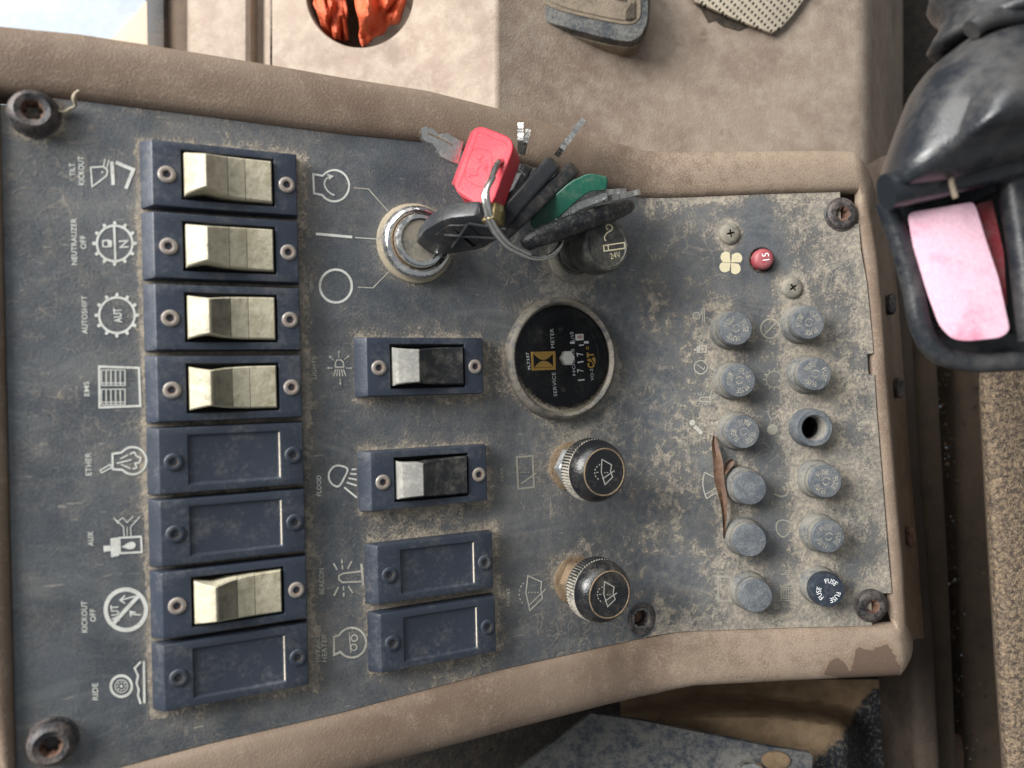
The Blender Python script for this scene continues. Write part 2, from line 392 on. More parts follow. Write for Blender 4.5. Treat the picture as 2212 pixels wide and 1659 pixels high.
def tube(name, pts, rad, mats, seg=10, closed=False, flat=1.0, up=None):
    k = len(pts); v = []; f = []; up = up or Vector((0.1, .2, 1)).normalized()
    for i, p in enumerate(pts):
        a = pts[i - 1] if (closed or i) else pts[0]; b = pts[(i + 1) % k] if (closed or i < k - 1) else pts[-1]
        d = (b - a).normalized(); x = d.cross(up)
        x = x.normalized() if x.length > 1e-4 else Vector((1, 0, 0)); y = x.cross(d)
        r = rad(i / (k - 1)) if callable(rad) else rad
        for j in range(seg):
            q = 2 * math.pi * j / seg; v.append(p + x * r * math.cos(q) + y * r * flat * math.sin(q))
    for i in range(k if closed else k - 1):
        for j in range(seg):
            i2 = (i + 1) % k; j2 = (j + 1) % seg; f.append((i * seg + j, i * seg + j2, i2 * seg + j2, i2 * seg + j))
    if not closed: f += [tuple(range(seg)), tuple((k - 1) * seg + j for j in range(seg))]
    return mk(name, v, f, mats, 60)

# flat print: strokes and fills on a surface given by a mapping function
class Art:
    def __init__(self, z='u', h=.00012, fn=None):
        self.v = []; self.f = []; self.z = z; self.h = h; self.fn = fn
    def p(self, q):
        x, y = zp(self.z, q); return self.fn(x, y, self.h) if self.fn else PW(x, y, self.h)
    def up(self): self.h += .00001
    def fill(self, pts):
        b = len(self.v); self.v += [self.p(q) for q in pts]; self.f.append(tuple(range(b, b + len(pts)))); self.up()
    def line(self, pts, w, closed=False):
        P = [Vector((q[0], q[1])) for q in pts]; k = len(P); L = []; Rr = []
        for i in range(k):
            a = P[i - 1] if (closed or i) else None; c = P[(i + 1) % k] if (closed or i < k - 1) else None
            d1 = (P[i] - a).normalized() if a is not None else None; d2 = (c - P[i]).normalized() if c is not None else None
            d1 = d1 if d1 is not None else d2; d2 = d2 if d2 is not None else d1
            t = (d1 + d2); t = t.normalized() if t.length > 1e-3 else d1
            n = Vector((-t.y, t.x)); cs = max(.45, n.dot(Vector((-d1.y, d1.x))))
            L.append(P[i] + n * w / 2 / cs); Rr.append(P[i] - n * w / 2 / cs)
        b = len(self.v); self.v += [self.p(q) for q in L] + [self.p(q) for q in Rr]
        for i in range(k if closed else k - 1):
            j = (i + 1) % k; self.f.append((b + i, b + j, b + k + j, b + k + i))
        self.up()
    def arc(self, c, r, w, a0=0, a1=360, ry=None, n=40):
        ry = ry or r; full = abs(a1 - a0) >= 360
        pts = [(c[0] + r * math.cos(R(a0 + (a1 - a0) * i / n)), c[1] + ry * math.sin(R(a0 + (a1 - a0) * i / n))) for i in range(n if full else n + 1)]
        self.line(pts, w, full)
    def disc(self, c, r, ry=None, n=24):
        ry = ry or r; self.fill([(c[0] + r * math.cos(2 * math.pi * i / n), c[1] + ry * math.sin(2 * math.pi * i / n)) for i in range(n)])
    def arrow(self, a, b, w, hd):
        self.line([a, b], w); A, B = Vector(a), Vector(b); d = (B - A).normalized(); n = Vector((-d.y, d.x))
        self.fill([tuple(B + d * hd * .6), tuple(B - d * hd * .6 + n * hd * .7), tuple(B - d * hd * .6 - n * hd * .7)])
    def text(self, s, a, b, hgt, bold=.012, arcc=None):
        """lettering whose middle line runs from a to b (picture positions), letters hgt high"""
        tv, tf, x0, x1, y0, y1 = glyphs(s, bold)
        A, B = Vector(a), Vector(b); d = (B - A); n = Vector((d.y, -d.x)).normalized()
        o = len(self.v)
        for (x, y) in tv:
            q = A + d * ((x - x0) / (x1 - x0)) + n * hgt * ((y - y0) / (y1 - y0) - .5); self.v.append(self.p(q))
        self.f += [tuple(o + i for i in q) for q in tf]; self.up()
    def ringtext(self, s, c, r, a0, a1, hgt, bold=.012):
        tv, tf, x0, x1, y0, y1 = glyphs(s, bold); o = len(self.v)
        for (x, y) in tv:
            a = R(a0 + (a1 - a0) * (x - x0) / (x1 - x0)); rr = r + hgt * ((y - y0) / (y1 - y0) - .5)
            self.v.append(self.p((c[0] + rr * math.cos(a), c[1] + rr * math.sin(a))))
        self.f += [tuple(o + i for i in q) for q in tf]; self.up()
    def build(self, name, mat, parent):
        me = bpy.data.meshes.new(name); me.from_pydata([tuple(p) for p in self.v], [], self.f)
        me.materials.append(M[mat]); 
        bm = bmesh.new(); bm.from_mesh(me)
        for fa in bm.faces:
            fa.normal_update()
            if fa.normal.z < 0: fa.normal_flip()
        bm.to_mesh(me); bm.free(); return obw(name, me, parent)
_gl = {}
def glyphs(s, bold):
    if (s, bold) not in _gl:
        cu = bpy.data.curves.new('t', 'FONT'); cu.body = s; cu.size = 1; cu.offset = bold; cu.resolution_u = 3; cu.space_character = 1.05
        to = bpy.data.objects.new('t', cu); me = bpy.data.meshes.new_from_object(to)
        tv = [(q.co.x, q.co.y) for q in me.vertices]; tf = [tuple(p.vertices) for p in me.polygons]
        bpy.data.objects.remove(to); bpy.data.curves.remove(cu); bpy.data.meshes.remove(me)
        xs = [q[0] for q in tv]; ys = [q[1] for q in tv]
        _gl[(s, bold)] = (tv, tf, min(xs), max(xs), min(ys), max(ys))
    return _gl[(s, bold)]

# ------------------------------------------------------------ layout of the controls on the panel
BH = .0052                                      # height of a switch bezel
BW, BT, BP = .0480, .0250, .0260                # bezel length, width and pitch
rt = [(628.3, 331.7), (641.7, 618), (648.3, 761.3), (656, 906.3), (660.7, 1056.3), (666, 1202.7), (669.3, 1346)]
rs = [ST(x, y, BH) for x, y in rt]
lt = [ST(x, y, BH) for x, y in [(321, 300), (334, 607), (337, 768), (343, 920), (346, 1080), (350, 1241), (356, 1396)]]
BSR = sum(q[0] for q in rs) / 7; BSL = sum(q[0] for q in lt) / 7
T0 = (rs[0][1] + lt[0][1]) / 2; T7 = (rs[-1][1] + lt[-1][1]) / 2
BP = (T0 - T7) / 7; BT = BP - .0021
BW = BSR - BSL
print('bezel', BSL, BSR, BW, BP, T0)
def bez_c(i): return ((BSL + BSR) / 2, T0 - BP * i - BT / 2)
cb = []                                          # second bank of four
for (xl, yt, xr, yb) in [(812, 730, 1039, 851), (819, 969, 1049, 1093), (822, 1161, 1062, 1302), (829, 1312, 1071, 1446)]:
    pass
cc = [((806 + 1039) / 2, 791), ((814 + 1048) / 2, 1031), ((823 + 1066) / 2, 1226), ((829 + 1073) / 2, 1369)]
for x, y in cc: cb.append(ST(x, y, BH))
KN = [ST(1307, 1020, .026), ST(1318, 1285, .026)]
METER = ST(1219, 775, .003); IGN = ST(903, 523, .003); LIT = ST(1312, 527, .026)
FUS = [('L', 1590.2, 709.8), ('L', 1597, 822), ('L', 1606, 933), ('L', 1620.7, 1055.2), ('L', 1620.7, 1167.5), ('L', 1633.4, 1287.9),
       ('R', 1747, 697), ('R', 1760.9, 808), ('R', 1760, 925), ('R', 1784, 1040), ('R', 1789.7, 1159.4), ('R', 1789.7, 1276.3)]
FH = .0106
fus = [ST(x, y, FH if i not in (8,) else .0075) for i, (c, x, y) in enumerate(FUS)]
BOLTS = [ST(70, 238, .004), ST(110, 1612, .004), ST(1823, 460, .003), ST(1888, 1312, .003)]
BRK = ST(1648, 560, .002); SCR = [ST(1577.4, 504.4, .001), ST(1712.3, 621.5, .001)]
HOLE = ST(1384, 1335, 0)
top_u = [(-6, 200), (127, 213), (172, 218), (333, 238), (467, 255), (633, 277), (737, 290), (914, 307), (1100, 346), (1250, 388), (1384, 428), (1475, 427), (1641, 420), (1803, 415), (1853, 414)]
bot_u = [(36, 1718), (200, 1673), (300, 1646), (450, 1606), (737, 1539), (1070, 1449), (1280, 1402), (1390, 1378), (1475, 1364), (1708, 1356), (1866, 1352), (1932, 1350)]
rgt_u = [(1853, 414), (1858, 485), (1871, 553), (1883, 670), (1891, 806), (1905, 970), (1916, 1106), (1926, 1206), (1932, 1350)]
top_st = [ST(*q) for q in top_u]; bot_st = [ST(*q) for q in bot_u]; rgt_st = [ST(*q) for q in rgt_u]
def interp(tab, x):
    for (a, b), (c, d) in zip(tab, tab[1:]):
        if x <= c: return b + (d - b) * (x - a) / (c - a) if c != a else b
    return tab[-1][1]
def sd_rect(s, t, c, hw, ht):
    dx, dy = abs(s - c[0]) - hw, abs(t - c[1]) - ht
    return math.hypot(max(dx, 0), max(dy, 0)) + min(max(dx, dy), 0)
def nz(s, t, k, o=0): return mnoise.fractal(Vector((s * k, t * k, o)), 1, 2, 4)

# ------------------------------------------------------------ control panel plate
panel = empty('switchboard', frame(0, 0, -.002))
tag(panel, 'dusty blue-black bent control panel plate printed with white symbols', 'control panel')
def build_panel():
    NS, NTT = 250, 190
    sL = [ST(2, 260)[0], ST(35, 1659)[0]]
    v = []; du = []; spots = []; cool = []
    for i in range(NS + 1):
        a = i / NS
        for j in range(NTT + 1):
            b = j / NTT
            # s runs between the slanting left and right edges
            s = 0; tt = interp(top_st, -.1) * 0
            s0 = sL[0] * b + sL[1] * (1 - b)
            tb = .09 * (2 * b - 1)
            s1 = interp([(q[1], q[0]) for q in reversed(rgt_st)], tb)
            s = s0 + (s1 - s0) * a
            T = interp(top_st, s); B = interp(bot_st, s)
            t = B + (T - B) * b
            v.append((s, t))
            # how much dust lies here
            q = .27 + .05 * nz(s, t, 14)
            x = (s - (-.06)) / .22
            q += .17 * min(1, max(0, x)) + .12 * nz(s, t, 32, 5) * min(1, max(.2, x + .3))
            if s > SB: q += .07
            d = min([sd_rect(s, t, (BSL / 2 + BSR / 2, T0 - 4 * BP), BW / 2 + .003, 4 * BP)] + [9])
            leftside = s < BSL
            q += (1.0 if leftside else .40) * math.exp(-max(d, 0) / (.0014 if leftside else .004))
            for c in cb:
                d = sd_rect(s, t, c, BW / 2 + .002, BT / 2 + .0005); q += (.55 if s < c[0] - BW / 2 else .42) * math.exp(-max(d, 0) / (.0022 if s < c[0] - BW / 2 else .0045))
            d = abs(math.hypot(s - METER[0], t - METER[1])) - .0245
            q += .34 * math.exp(-max(d, 0) / .005) * (1.0 if t < METER[1] + .005 else .55)
            d = math.hypot(s - IGN[0], t - IGN[1]) - .014; q += .45 * math.exp(-max(d, 0) / .0025)
            for c in KN:
                d = math.hypot(s - c[0], t - c[1]) - .010; q += .22 * math.exp(-max(d, 0) / .005)
            d = math.hypot(s - LIT[0], t - LIT[1]) - .012; q += .35 * math.exp(-max(d, 0) / .004)
            for k, c in enumerate(fus):
                d = math.hypot(s - c[0] + .001, t - c[1]) - .008; q += (.17 if k < 6 else .27) * math.exp(-max(d, 0) / .0055)
            for c in SCR: d = math.hypot(s - c[0], t - c[1]) - .005; q += .5 * math.exp(-max(d, 0) / .0014)
            for c in BOLTS: d = math.hypot(s - c[0], t - c[1]) - .0075; q += .3 * math.exp(-max(d, 0) / .002)
            er = min(s1 - s, (T - t) if s > SB else 1, (t - B) if s > SB else 1)
            q += .22 * math.exp(-max(er, 0) / .006)
            e2 = min(T - t, t - B); q += .10 * math.exp(-max(e2, 0) / .004)
            mid = math.exp(-((s - (fus[0][0] + fus[6][0]) / 2) / .007) ** 2)
            q -= .13 * mid
            du.append(q)
            z = math.exp(-((s - .062) / .040) ** 2) * (1 if t < .045 else .4); spots.append(.24 * z)
            cool.append(max(.22 if s > SB else .05, min(.6, .5 * math.exp(-((s - .035) / .03) ** 2) * (1 if t > -.02 else .4))))
    idx = lambda i, j: i * (NTT + 1) + j
    holes = [(HOLE, .0036), (fus[8], .0055), (BRK, .0050)]
    f = []
    nota, notb = ST(1874, 762), ST(1880, 806)
    cut1, cut2 = BOLTS[2], BOLTS[3]
    for i in range(NS):
        for j in range(NTT):
            ids = (idx(i, j), idx(i + 1, j), idx(i + 1, j + 1), idx(i, j + 1))
            cs = sum(v[k][0] for k in ids) / 4; ct = sum(v[k][1] for k in ids) / 4
            if any(math.hypot(cs - c[0], ct - c[1]) < r for c, r in holes): continue
            if notb[1] < ct < nota[1] and cs > nota[0]: continue
            if cs > cut1[0] + .0005 and ct > cut1[1] - .004: continue
            if cs > cut2[0] and ct < cut2[1] + .0055: continue
            if cs < BOLTS[0][0] + .002 and ct > BOLTS[0][1] + .002: continue
            f.append(ids)
    n = len(v); me = bpy.data.meshes.new('face_plate')
    P = [S(s, t, 0) for s, t in v]
    bm = bmesh.new()
    l1 = bm.verts.layers.float.new('dust'); l2 = bm.verts.layers.float.new('spots'); l3 = bm.verts.layers.float.new('cool')
    vs = [bm.verts.new(p) for p in P]
    for q in f: bm.faces.new([vs[k] for k in q])
    for k, x in enumerate(vs): x[l1] = du[k]; x[l2] = spots[k]; x[l3] = cool[k]
    bmesh.ops.recalc_face_normals(bm, faces=bm.faces)
    if sum(fa.normal.z for fa in bm.faces) < 0: bmesh.ops.reverse_faces(bm, faces=bm.faces)
    be = [e for e in bm.edges if len(e.link_faces) == 1]
    r = bmesh.ops.extrude_edge_only(bm, edges=be)
    for g in r['geom']:
        if isinstance(g, bmesh.types.BMVert): g.co += Vector((-.0, 0, -.0016))
    bmesh.ops.delete(bm, geom=[x for x in bm.verts if not x.link_faces], context='VERTS')
    bm.to_mesh(me); bm.free(); me.materials.append(M['panel']); fix(me, 40, False)
    obw('face_plate', me, panel)
build_panel()

# ------------------------------------------------------------ console housing round the panel
housing = empty('console_housing', frame(0, 0, -.03))
tag(housing, 'brown moulded plastic console housing framing the blue-black control panel', 'console')
def build_housing():
    def out_top(): return [(-60, 45), (0, 50), (167, 67), (320, 90), (550, 128), (737, 161), (921, 190), (1071, 228), (1237, 277), (1337, 305), (1397, 322), (1475, 323), (1651, 322), (1825, 320), (1851, 328)]
    outer = [(-95, 40), (20, 52), (172, 67), (320, 90), (467, 114), (633, 142), (737, 161), (921, 190), (1071, 228), (1237, 277), (1397, 322), (1475, 323), (1641, 322), (1790, 321), (1842, 322)]
    rgo = [(1880, 360), (1895, 388), (1905, 480), (1918, 600), (1928, 740), (1940, 900), (1950, 1060), (1968, 1200), (1996, 1375)]
    bo = [(1600, 1760)]
    bot_o = [(36, 1905), (230, 1840), (330, 1808), (480, 1768), (814, 1659), (1100, 1583), (1300, 1531), (1420, 1502), (1500, 1487), (1720, 1475), (1890, 1467), (1945, 1464)]
    # (inner picture position, outer picture position, width kind)
    st = []
    for a, b in zip(top_u, outer): st.append((a, b, 0))
    for a, b in zip(rgt_u[1:-1], [(1918, 420), (1932, 553), (1942, 670), (1952, 806), (1964, 970), (1975, 1106), (1984, 1206)]): st.append((a, b, 1))
    st.append(((1932, 1330), (1996, 1378), 1))
    for a, b in zip(reversed(bot_u), reversed(bot_o)): st.append((a, b, 0))
    st.append(((20, 1106), (-90, 1106), 0)); st.append(((2, 260), (-95, 260), 0))
    prof0 = [(-.02, -.0030), (.0, -.0006), (.04, .0010), (.10, .0020), (.22, .0026), (.40, .0032), (.60, .0034), (.76, .0030), (.87, .0021), (.94, .0006), (.985, -.0022), (1.0, -.008), (1.01, -.045), (1.012, -.075)]
    prof1 = [(-.04, -.0030), (.0, -.0006), (.05, -.0003), (.10, -.0001), (.15, -.0014), (.20, -.0045), (.27, -.0095), (.35, -.015), (.45, -.021), (.56, -.027), (.68, -.033), (.82, -.039), (1.0, -.045), (1.02, -.075)]
    # subdivide the stations
    def sub(st, n):
        o = []
        for i in range(len(st)):
            a, b = st[i], st[(i + 1) % len(st)]
            for k in range(n):
                u = k / n
                o.append((tuple(a[0][q] + (b[0][q] - a[0][q]) * u for q in (0, 1)), tuple(a[1][q] + (b[1][q] - a[1][q]) * u for q in (0, 1)), a[2] + (b[2] - a[2]) * u))
        return o
    st = sub(st, 6); k = len(st); v = []; du = []; stn = []; n = len(prof0)
    for a, b, w in st:
        A = ST(a[0], a[1], 0); B = ST(b[0], b[1], -.045 * w)
        for (f0, h0), (f1, h1) in zip(prof0, prof1):
            f = f0 + (f1 - f0) * w; h = h0 + (h1 - h0) * w
            s = A[0] + (B[0] - A[0]) * f; t = A[1] + (B[1] - A[1]) * f
            v.append(S(s, t, h))
            du.append(max(0, min(1, (s - .03) / .07)) * (.42 if w < .5 else .1))
            e = 9
            for cx, cy, r in ((1880, 1440, 34), (1858, 1412, 22), (1900, 1412, 26), (1800, 1440, 24), (1915, 1445, 26), (1840, 1462, 22)):
                c = ST(cx, cy); e = min(e, math.hypot(s - c[0], t - c[1]) / (r * .0002) - 1)
            stn.append(max(0, min(1, .5 - e * .55)))
    fs = []
    for i in range(k):
        i2 = (i + 1) % k
        for j in range(n - 1): fs.append((i * n + j, i2 * n + j, i2 * n + j + 1, i * n + j + 1))
    me = mk('frame', v, fs, 'housing', 50)
    a1 = me.attributes.new('dust', 'FLOAT', 'POINT'); a1.data.foreach_set('value', du)
    a2 = me.attributes.new('stain', 'FLOAT', 'POINT'); a2.data.foreach_set('value', stn)
    obw('frame', me, housing)
build_housing()

# ------------------------------------------------------------ rocker switches and blank covers
def hexr(r):
    def g(a): 
        q = (a % (math.pi / 3)) - math.pi / 6; return r * math.cos(math.pi / 6) / math.cos(q)
    return g
def screw_mesh(name, r, h, mat, inner, star=False):
    hx = hexr(r * .42)
    prof = [(r, -.0003), (r, h * .45), (r * .90, h * .85), (r * .72, h), (r * .47, h * .9), (r * .42, h * .55), (r * .40, -h * .6), (r * .1, -h * .8)]
    def rf(i, a, rr):
        if i in (5, 6): return (hx(a) if not star else r * .36 * (1 + .16 * math.cos(6 * a))) * (1 if i == 5 else .9)
        return rr
    return lathe(name, prof, [mat, inner], 36, 40, [0, 0, 0, 0, 1, 1, 1, 1], rfun=rf)
SCREW_M = screw_mesh('screw', .0027, .0007, 'screw', 'rust')
SCREW_P = screw_mesh('screw', .0029, .0007, 'blank', 'grit')
OX0, OX1 = -BW / 2 + .19 * BW, -BW / 2 + .835 * BW          # opening in the bezel
OT = BT * .385
def bezel_mesh(blank):
    x0, x1, t0, t1 = -BW / 2, BW / 2, -BT / 2, BT / 2
    xs = [x0, OX0, OX1, x1]; ts = [t0, -OT, OT, t1]
    v = []; f = []
    for x in xs:
        for t in ts: v.append((x, t, BH))
    for i in range(3):
        for j in range(3):
            if (i, j) != (1, 1): f.append((i * 4 + j, i * 4 + 4 + j, i * 4 + 5 + j, i * 4 + 1 + j))
    # outer skirt: long chamfer on the low-s end, slight draft elsewhere
    ring = [0, 4, 8, 12, 13, 14, 15, 11, 7, 3, 2, 1]
    b = len(v)
    for k in ring:
        x, t, h = v[k]
        v.append((x - .0034 if x == x0 else x + (.0009 if x == x1 else 0), t + (-.0004 if t == t0 else .0004 if t == t1 else 0), 0))
    for q in range(12): f.append((ring[q], ring[(q + 1) % 12], b + (q + 1) % 12, b + q))
    # opening
    c = [5, 9, 10, 6]; d = .0009 if blank else .0046; b = len(v)
    sl = .0004 if blank else 0
    for k in c:
        x, t, h = v[k]; v.append((x + (sl if x == OX0 else -sl * 2), t + (sl if t < 0 else -sl), BH - d))
    for q in range(4): f.append((c[q], c[(q + 1) % 4], b + (q + 1) % 4, b + q))
    f.append((b, b + 1, b + 2, b + 3))
    mi = [0] * len(f)
    if not blank:
        mi[-1] = 1
    else:
        mi[-4] = 2
    me = mk('bezel', v, f, ['blank' if blank else 'bezel', 'gap', 'dustline'], 0, mi)
    return bev(me, .00035, 2, 40)
BEZ_S, BEZ_B = bezel_mesh(False), bezel_mesh(True)
def rocker_mesh(kind, tilt=1.0):
    L = OX1 - OX0 - .0016; x0 = OX0 + .0007; wd = OT - .0009
    pr = [(0, .0030), (.012, .0066), (.06, .0082), (.13, .0102), (.205, .0119), (.225, .0121), (.25, .0117), (.30, .0107), (.38, .0090), (.475, .0078), (.478, .0076), (.482, .0078), (.58, .0070), (.68, .0064), (.683, .0062), (.687, .0064), (.84, .0061), (.985, .0059), (1.0, .0052), (1.0, .0030)]
    if kind == 'black': pr = [(0, .0030), (.015, .0072), (.05, .0085), (.15, .0098), (.30, .0108), (.312, .0107), (.42, .0090), (.56, .0077), (.72, .0069), (.90, .0065), (.985, .0064), (1.0, .0056), (1.0, .0030)]
    v = []; f = []; mi = []
    for x, h in pr:
        h = .003 + (h - .003) * tilt
        tp = max(0, (h - .0055)) * .22
        for sg in (-1, -.93, .93, 1):
            hh = h - (.0006 if abs(sg) == 1 and .01 < x < .99 else 0)
            v.append((x0 + x * L, sg * (wd - tp), hh))
    n = len(pr)
    for i in range(n - 1):
        for j in range(3):
            f.append((i * 4 + j, i * 4 + 4 + j, i * 4 + 5 + j, i * 4 + 1 + j))
            xm = (pr[i][0] + pr[i + 1][0]) / 2
            if kind == 'black': mi.append(1 if xm < .31 else 0)
            else: mi.append(1 if (abs(xm - .478) < .006 or abs(xm - .683) < .006) else 2 if (kind == 'worn' and .24 < xm < .474 and j == 1) else 0)
    b = len(v); 
    for i in (0, 3):
        v += [(v[k * 4 + i][0], v[k * 4 + i][1] * 1.01, .0012) for k in range(n)]
    for side, off in ((0, b), (3, b + n)):
        for k in range(n - 1):
            f.append((k * 4 + side, (k + 1) * 4 + side, off + k + 1, off + k)); mi.append(1 if (kind == 'black' and pr[k][0] < .3) else 0)
    return mk('rocker', v, f, ['cream', 'seam', 'grime'] if kind != 'black' else ['rocker_black', 'rocker_white'], 32 if kind == 'cream' else 28, mi)
RK_C = [rocker_mesh('worn' if q < 1 else 'cream', q) for q in (1.15, 1.08, .99, .96, .98)]
RK_B = rocker_mesh('black')
def switch(c, kind, label, rk=None, rot=0.):
    name = 'rocker_switch' if kind != 'blank' else 'blank_switch_cover'
    e = empty(name, frame(c[0], c[1], 0, rot))
    ob('bezel', BEZ_B if kind == 'blank' else BEZ_S, e)
    if kind != 'blank': ob('rocker', rk, e)
    for x in (-BW / 2 + .095 * BW, -BW / 2 + .925 * BW):
        ob('screw', SCREW_P if kind == 'blank' else SCREW_M, e, Matrix.Translation((x, -.0004, BH)) @ Matrix.Rotation(random.random() * 3, 4, 'Z'))
    tag(e, label, 'switch' if kind != 'blank' else 'switch cover', 'rocker switches and blanks set into the panel')
    return e
LB_ = [('cream', 'worn cream rocker switch in blue bezel beside the TILT KICKOUT lettering', 0),
       ('cream', 'stained cream rocker switch in blue bezel beside the NEUTRALIZER OFF lettering', 1),
       ('cream', 'worn cream rocker switch in blue bezel beside the AUTOSHIFT lettering', 2),
       ('cream', 'cream rocker switch with dark worn middle beside the EMS lettering', 3),
       ('blank', 'blue blank switch cover beside the ETHER lettering', 0),
       ('blank', 'blue blank switch cover beside the AUX lettering', 0),
       ('cream', 'clean cream rocker switch in blue bezel beside the KICKOUT OFF lettering', 4),
       ('blank', 'scratched dark blank switch cover beside the tyre symbol and RIDE lettering', 0)]
for i, (k, lab, r) in enumerate(LB_): switch(bez_c(i), k, lab, RK_C[r])
LC_ = [('black', 'black rocker switch with silvery worn end beside the LIGHTS lettering'),
       ('black', 'black rocker switch with cream worn end beside the FLOOD lettering'),
       ('blank', 'blue blank switch cover beside the BEACON lettering'),
       ('blank', 'blue blank switch cover beside the INTAKE HEATER lettering')]
for c, (k, lab) in zip(cb, LC_): switch(c, k, lab, RK_B)

# ------------------------------------------------------------ corner bolts and small screws
BOLT = screw_mesh('bolt_head', .0067, .0050, 'bolt', 'rust', True)
BOLT2 = screw_mesh('bolt_head', .0066, .0022, 'bolt', 'rust', True)
wm = lathe('washer', [(.0073, -.0004), (.0073, .0005), (.0071, .0007), (.0064, .0008), (.0055, .0007)], 'bolt', 40, cap=False)
for c, me, lab in zip(BOLTS, (BOLT, BOLT, BOLT2, BOLT2), (
        'black domed bolt with rusty socket beside the TILT KICKOUT lettering',
        'black domed bolt with rusty socket beside the tyre symbol and RIDE lettering',
        'dusty black bolt at the panel corner beyond the red button',
        'dusty black bolt at the panel corner beside the dark FUSE cap')):
    e = empty('panel_bolt', frame(c[0], c[1], 0, random.random())); ob('bolt_head', me, e)
    ob('washer', wm, e); tag(e, lab, 'bolt', 'bolts holding the panel')
def phillips():
    r = .0047
    prof = [(r, -.0003), (r, .0004), (r * .93, .0010), (r * .7, .0015), (r * .42, .0018), (r * .40, .0018), (r * .30, .0006), (r * .05, .0004)]
    def rf(i, a, rr):
        if i in (5, 6): return rr * (.35 + .65 * abs(math.cos(2 * a)) ** 3)
        return rr
    return lathe('screw_head', prof, ['grey_metal', 'grit'], 48, 40, [0, 0, 0, 0, 0, 1, 1, 1], rfun=rf)
PH = phillips()
for c, lab in zip(SCR, ('dusty cross-head screw above the fan symbol', 'dusty cross-head screw between the red button and a fuse cap')):
    o = ob('panel_screw', PH, None, frame(c[0], c[1], 0, random.random())); tag(o, lab, 'screw', 'cross-head screws by the red button')
# red circuit breaker button
e = empty('breaker_button', frame(BRK[0], BRK[1], 0))
tag(e, 'round red button marked 15 beside the fan symbol', 'button')
ob('collar', lathe('collar', [(.0057, .0002), (.0054, .0004), (.0050, .0002), (.0049, -.004), (.001, -.0042)], 'grit', 36), e)
btn = ob('button', lathe('button', [(.0045, -.004), (.0045, .0022), (.0043, .0032), (.0038, .0040), (.0028, .0044), (.0014, .0046)], 'button_red', 36), e)
def on_frame(fr):
    inv = fr.inverted()
    def fn(x, y, h):
        o = fr.translation; n = fr.to_3x3() @ Vector((0, 0, 1)); p = hit(x, y, o, n); return p + n * h
    return fn
A = Art('h', .00006, on_frame(frame(BRK[0], BRK[1], .0046)))
A.text('15', (876, 512), (866, 432), 76, .0); 
q = A.build('lettering', 'white_ink', e)
# empty screw hole
e = empty('screw_hole', frame(HOLE[0], HOLE[1], 0))
tag(e, 'empty dented screw hole showing rust beside the FRONT washer knob', 'hole')
ob('rim', lathe('rim', [(.0082, .0001), (.0070, .0006), (.0058, .0008), (.0048, .0005), (.0040, -.0006), (.0037, -.0030), (.0035, -.006)], ['panel', 'bolt'], 40, mi=[0, 1, 1, 1, 1, 1], cap=False), e)
ob('rust_stub', lathe('rust_stub', [(.0036, -.006), (.0030, -.0036), (.002, -.0030), (.0008, -.0029)], 'rust', 24), e)

# ------------------------------------------------------------ service hour meter
fm = frame(METER[0], METER[1], 0)
e = empty('hour_meter', fm); tag(e, 'round black service hour meter with gold hourglass and digits 17171', 'meter')
ob('rim', lathe('rim', [(.0252, -.0004), (.0252, .0012), (.0250, .0023), (.0245, .0033), (.0238, .0040), (.0231, .0042), (.0224, .0038), (.0220, .0030), (.0218, .0020), (.0216, .0008)], 'meter_rim', 72, cap=False), e)
dial = ob('dial', lathe('dial', [(.0219, .0010), (.0100, .0010), (.002, .0010)], 'meter_face', 64), e)
g = lathe('glass', [(.0219, .0022), (.0208, .0027), (.0192, .0032), (.0180, .0034), (.0160, .0035), (.01, .0036), (.005, .0037), (.001, .0037)], 'glass', 64)
at = g.attributes.new('dust', 'FLOAT', 'POINT'); vals = []
for q in g.vertices:
    r = math.hypot(q.co.x, q.co.y); low = max(0, -q.co.y / .018); vals.append(.62 * math.exp(-(.0219 - r) / .0015) * (.45 + low) - .06 + .12 * low)
at.data.foreach_set('value', vals)
ob('glass', g, e)
fn = on_frame(frame(METER[0], METER[1], .0010))
A = Art('m', .00008, fn)
A.text('SERVICE', (585, 1285), (562, 990), 42, .0); A.text('METER', (552, 690), (538, 450), 42, .0)
A.text('HOURS', (815, 1028), (796, 700), 38, .0); A.text('VO-2', (1040, 1090), (1028, 945), 36, .0)
A.text('1', (904, 1093), (902, 1075), 82, .01); A.text('7', (893, 990), (888, 945), 78, .01)
A.text('1', (893, 871), (890, 854), 74, .01); A.text('7', (890, 790), (882, 742), 80, .01); A.text('1', (905, 662), (903, 646), 60, .01)
A.text('1/10', (805, 600), (780, 492), 44, .0); A.text('9L7337', (262, 960), (236, 745), 34, .0)
A.fill([(762, 612), (820, 608), (822, 635), (764, 638)]); A.fill([(932, 606), (992, 604), (994, 634), (934, 636)])
A.build('lettering', 'white_ink', dial)
A = Art('m', .00008, fn); A.fill([(828, 520), (930, 515), (932, 592), (832, 600)]); A.build('tenths_wheel', 'hub_white', dial)
A = Art('m', .00014, fn); A.text('8', (888, 572), (885, 535), 62, .0); A.build('tenths_digit', 'red_ink', dial)
A = Art('m', .00010, fn)
def bow(p, q, c, n=8):
    return [((1 - u) ** 2 * p[0] + 2 * u * (1 - u) * c[0] + u * u * q[0], (1 - u) ** 2 * p[1] + 2 * u * (1 - u) * c[1] + u * u * q[1]) for u in [i / n for i in range(n + 1)]]
A.line([(296, 752), (567, 745), (573, 943), (305, 952)], 30, True)
A.fill([(308, 766)] + bow((320, 768), (548, 764), (435, 905)) + [(560, 762)])
A.fill([(316, 930)] + bow((328, 926), (560, 920), (438, 770)) + [(565, 925)])
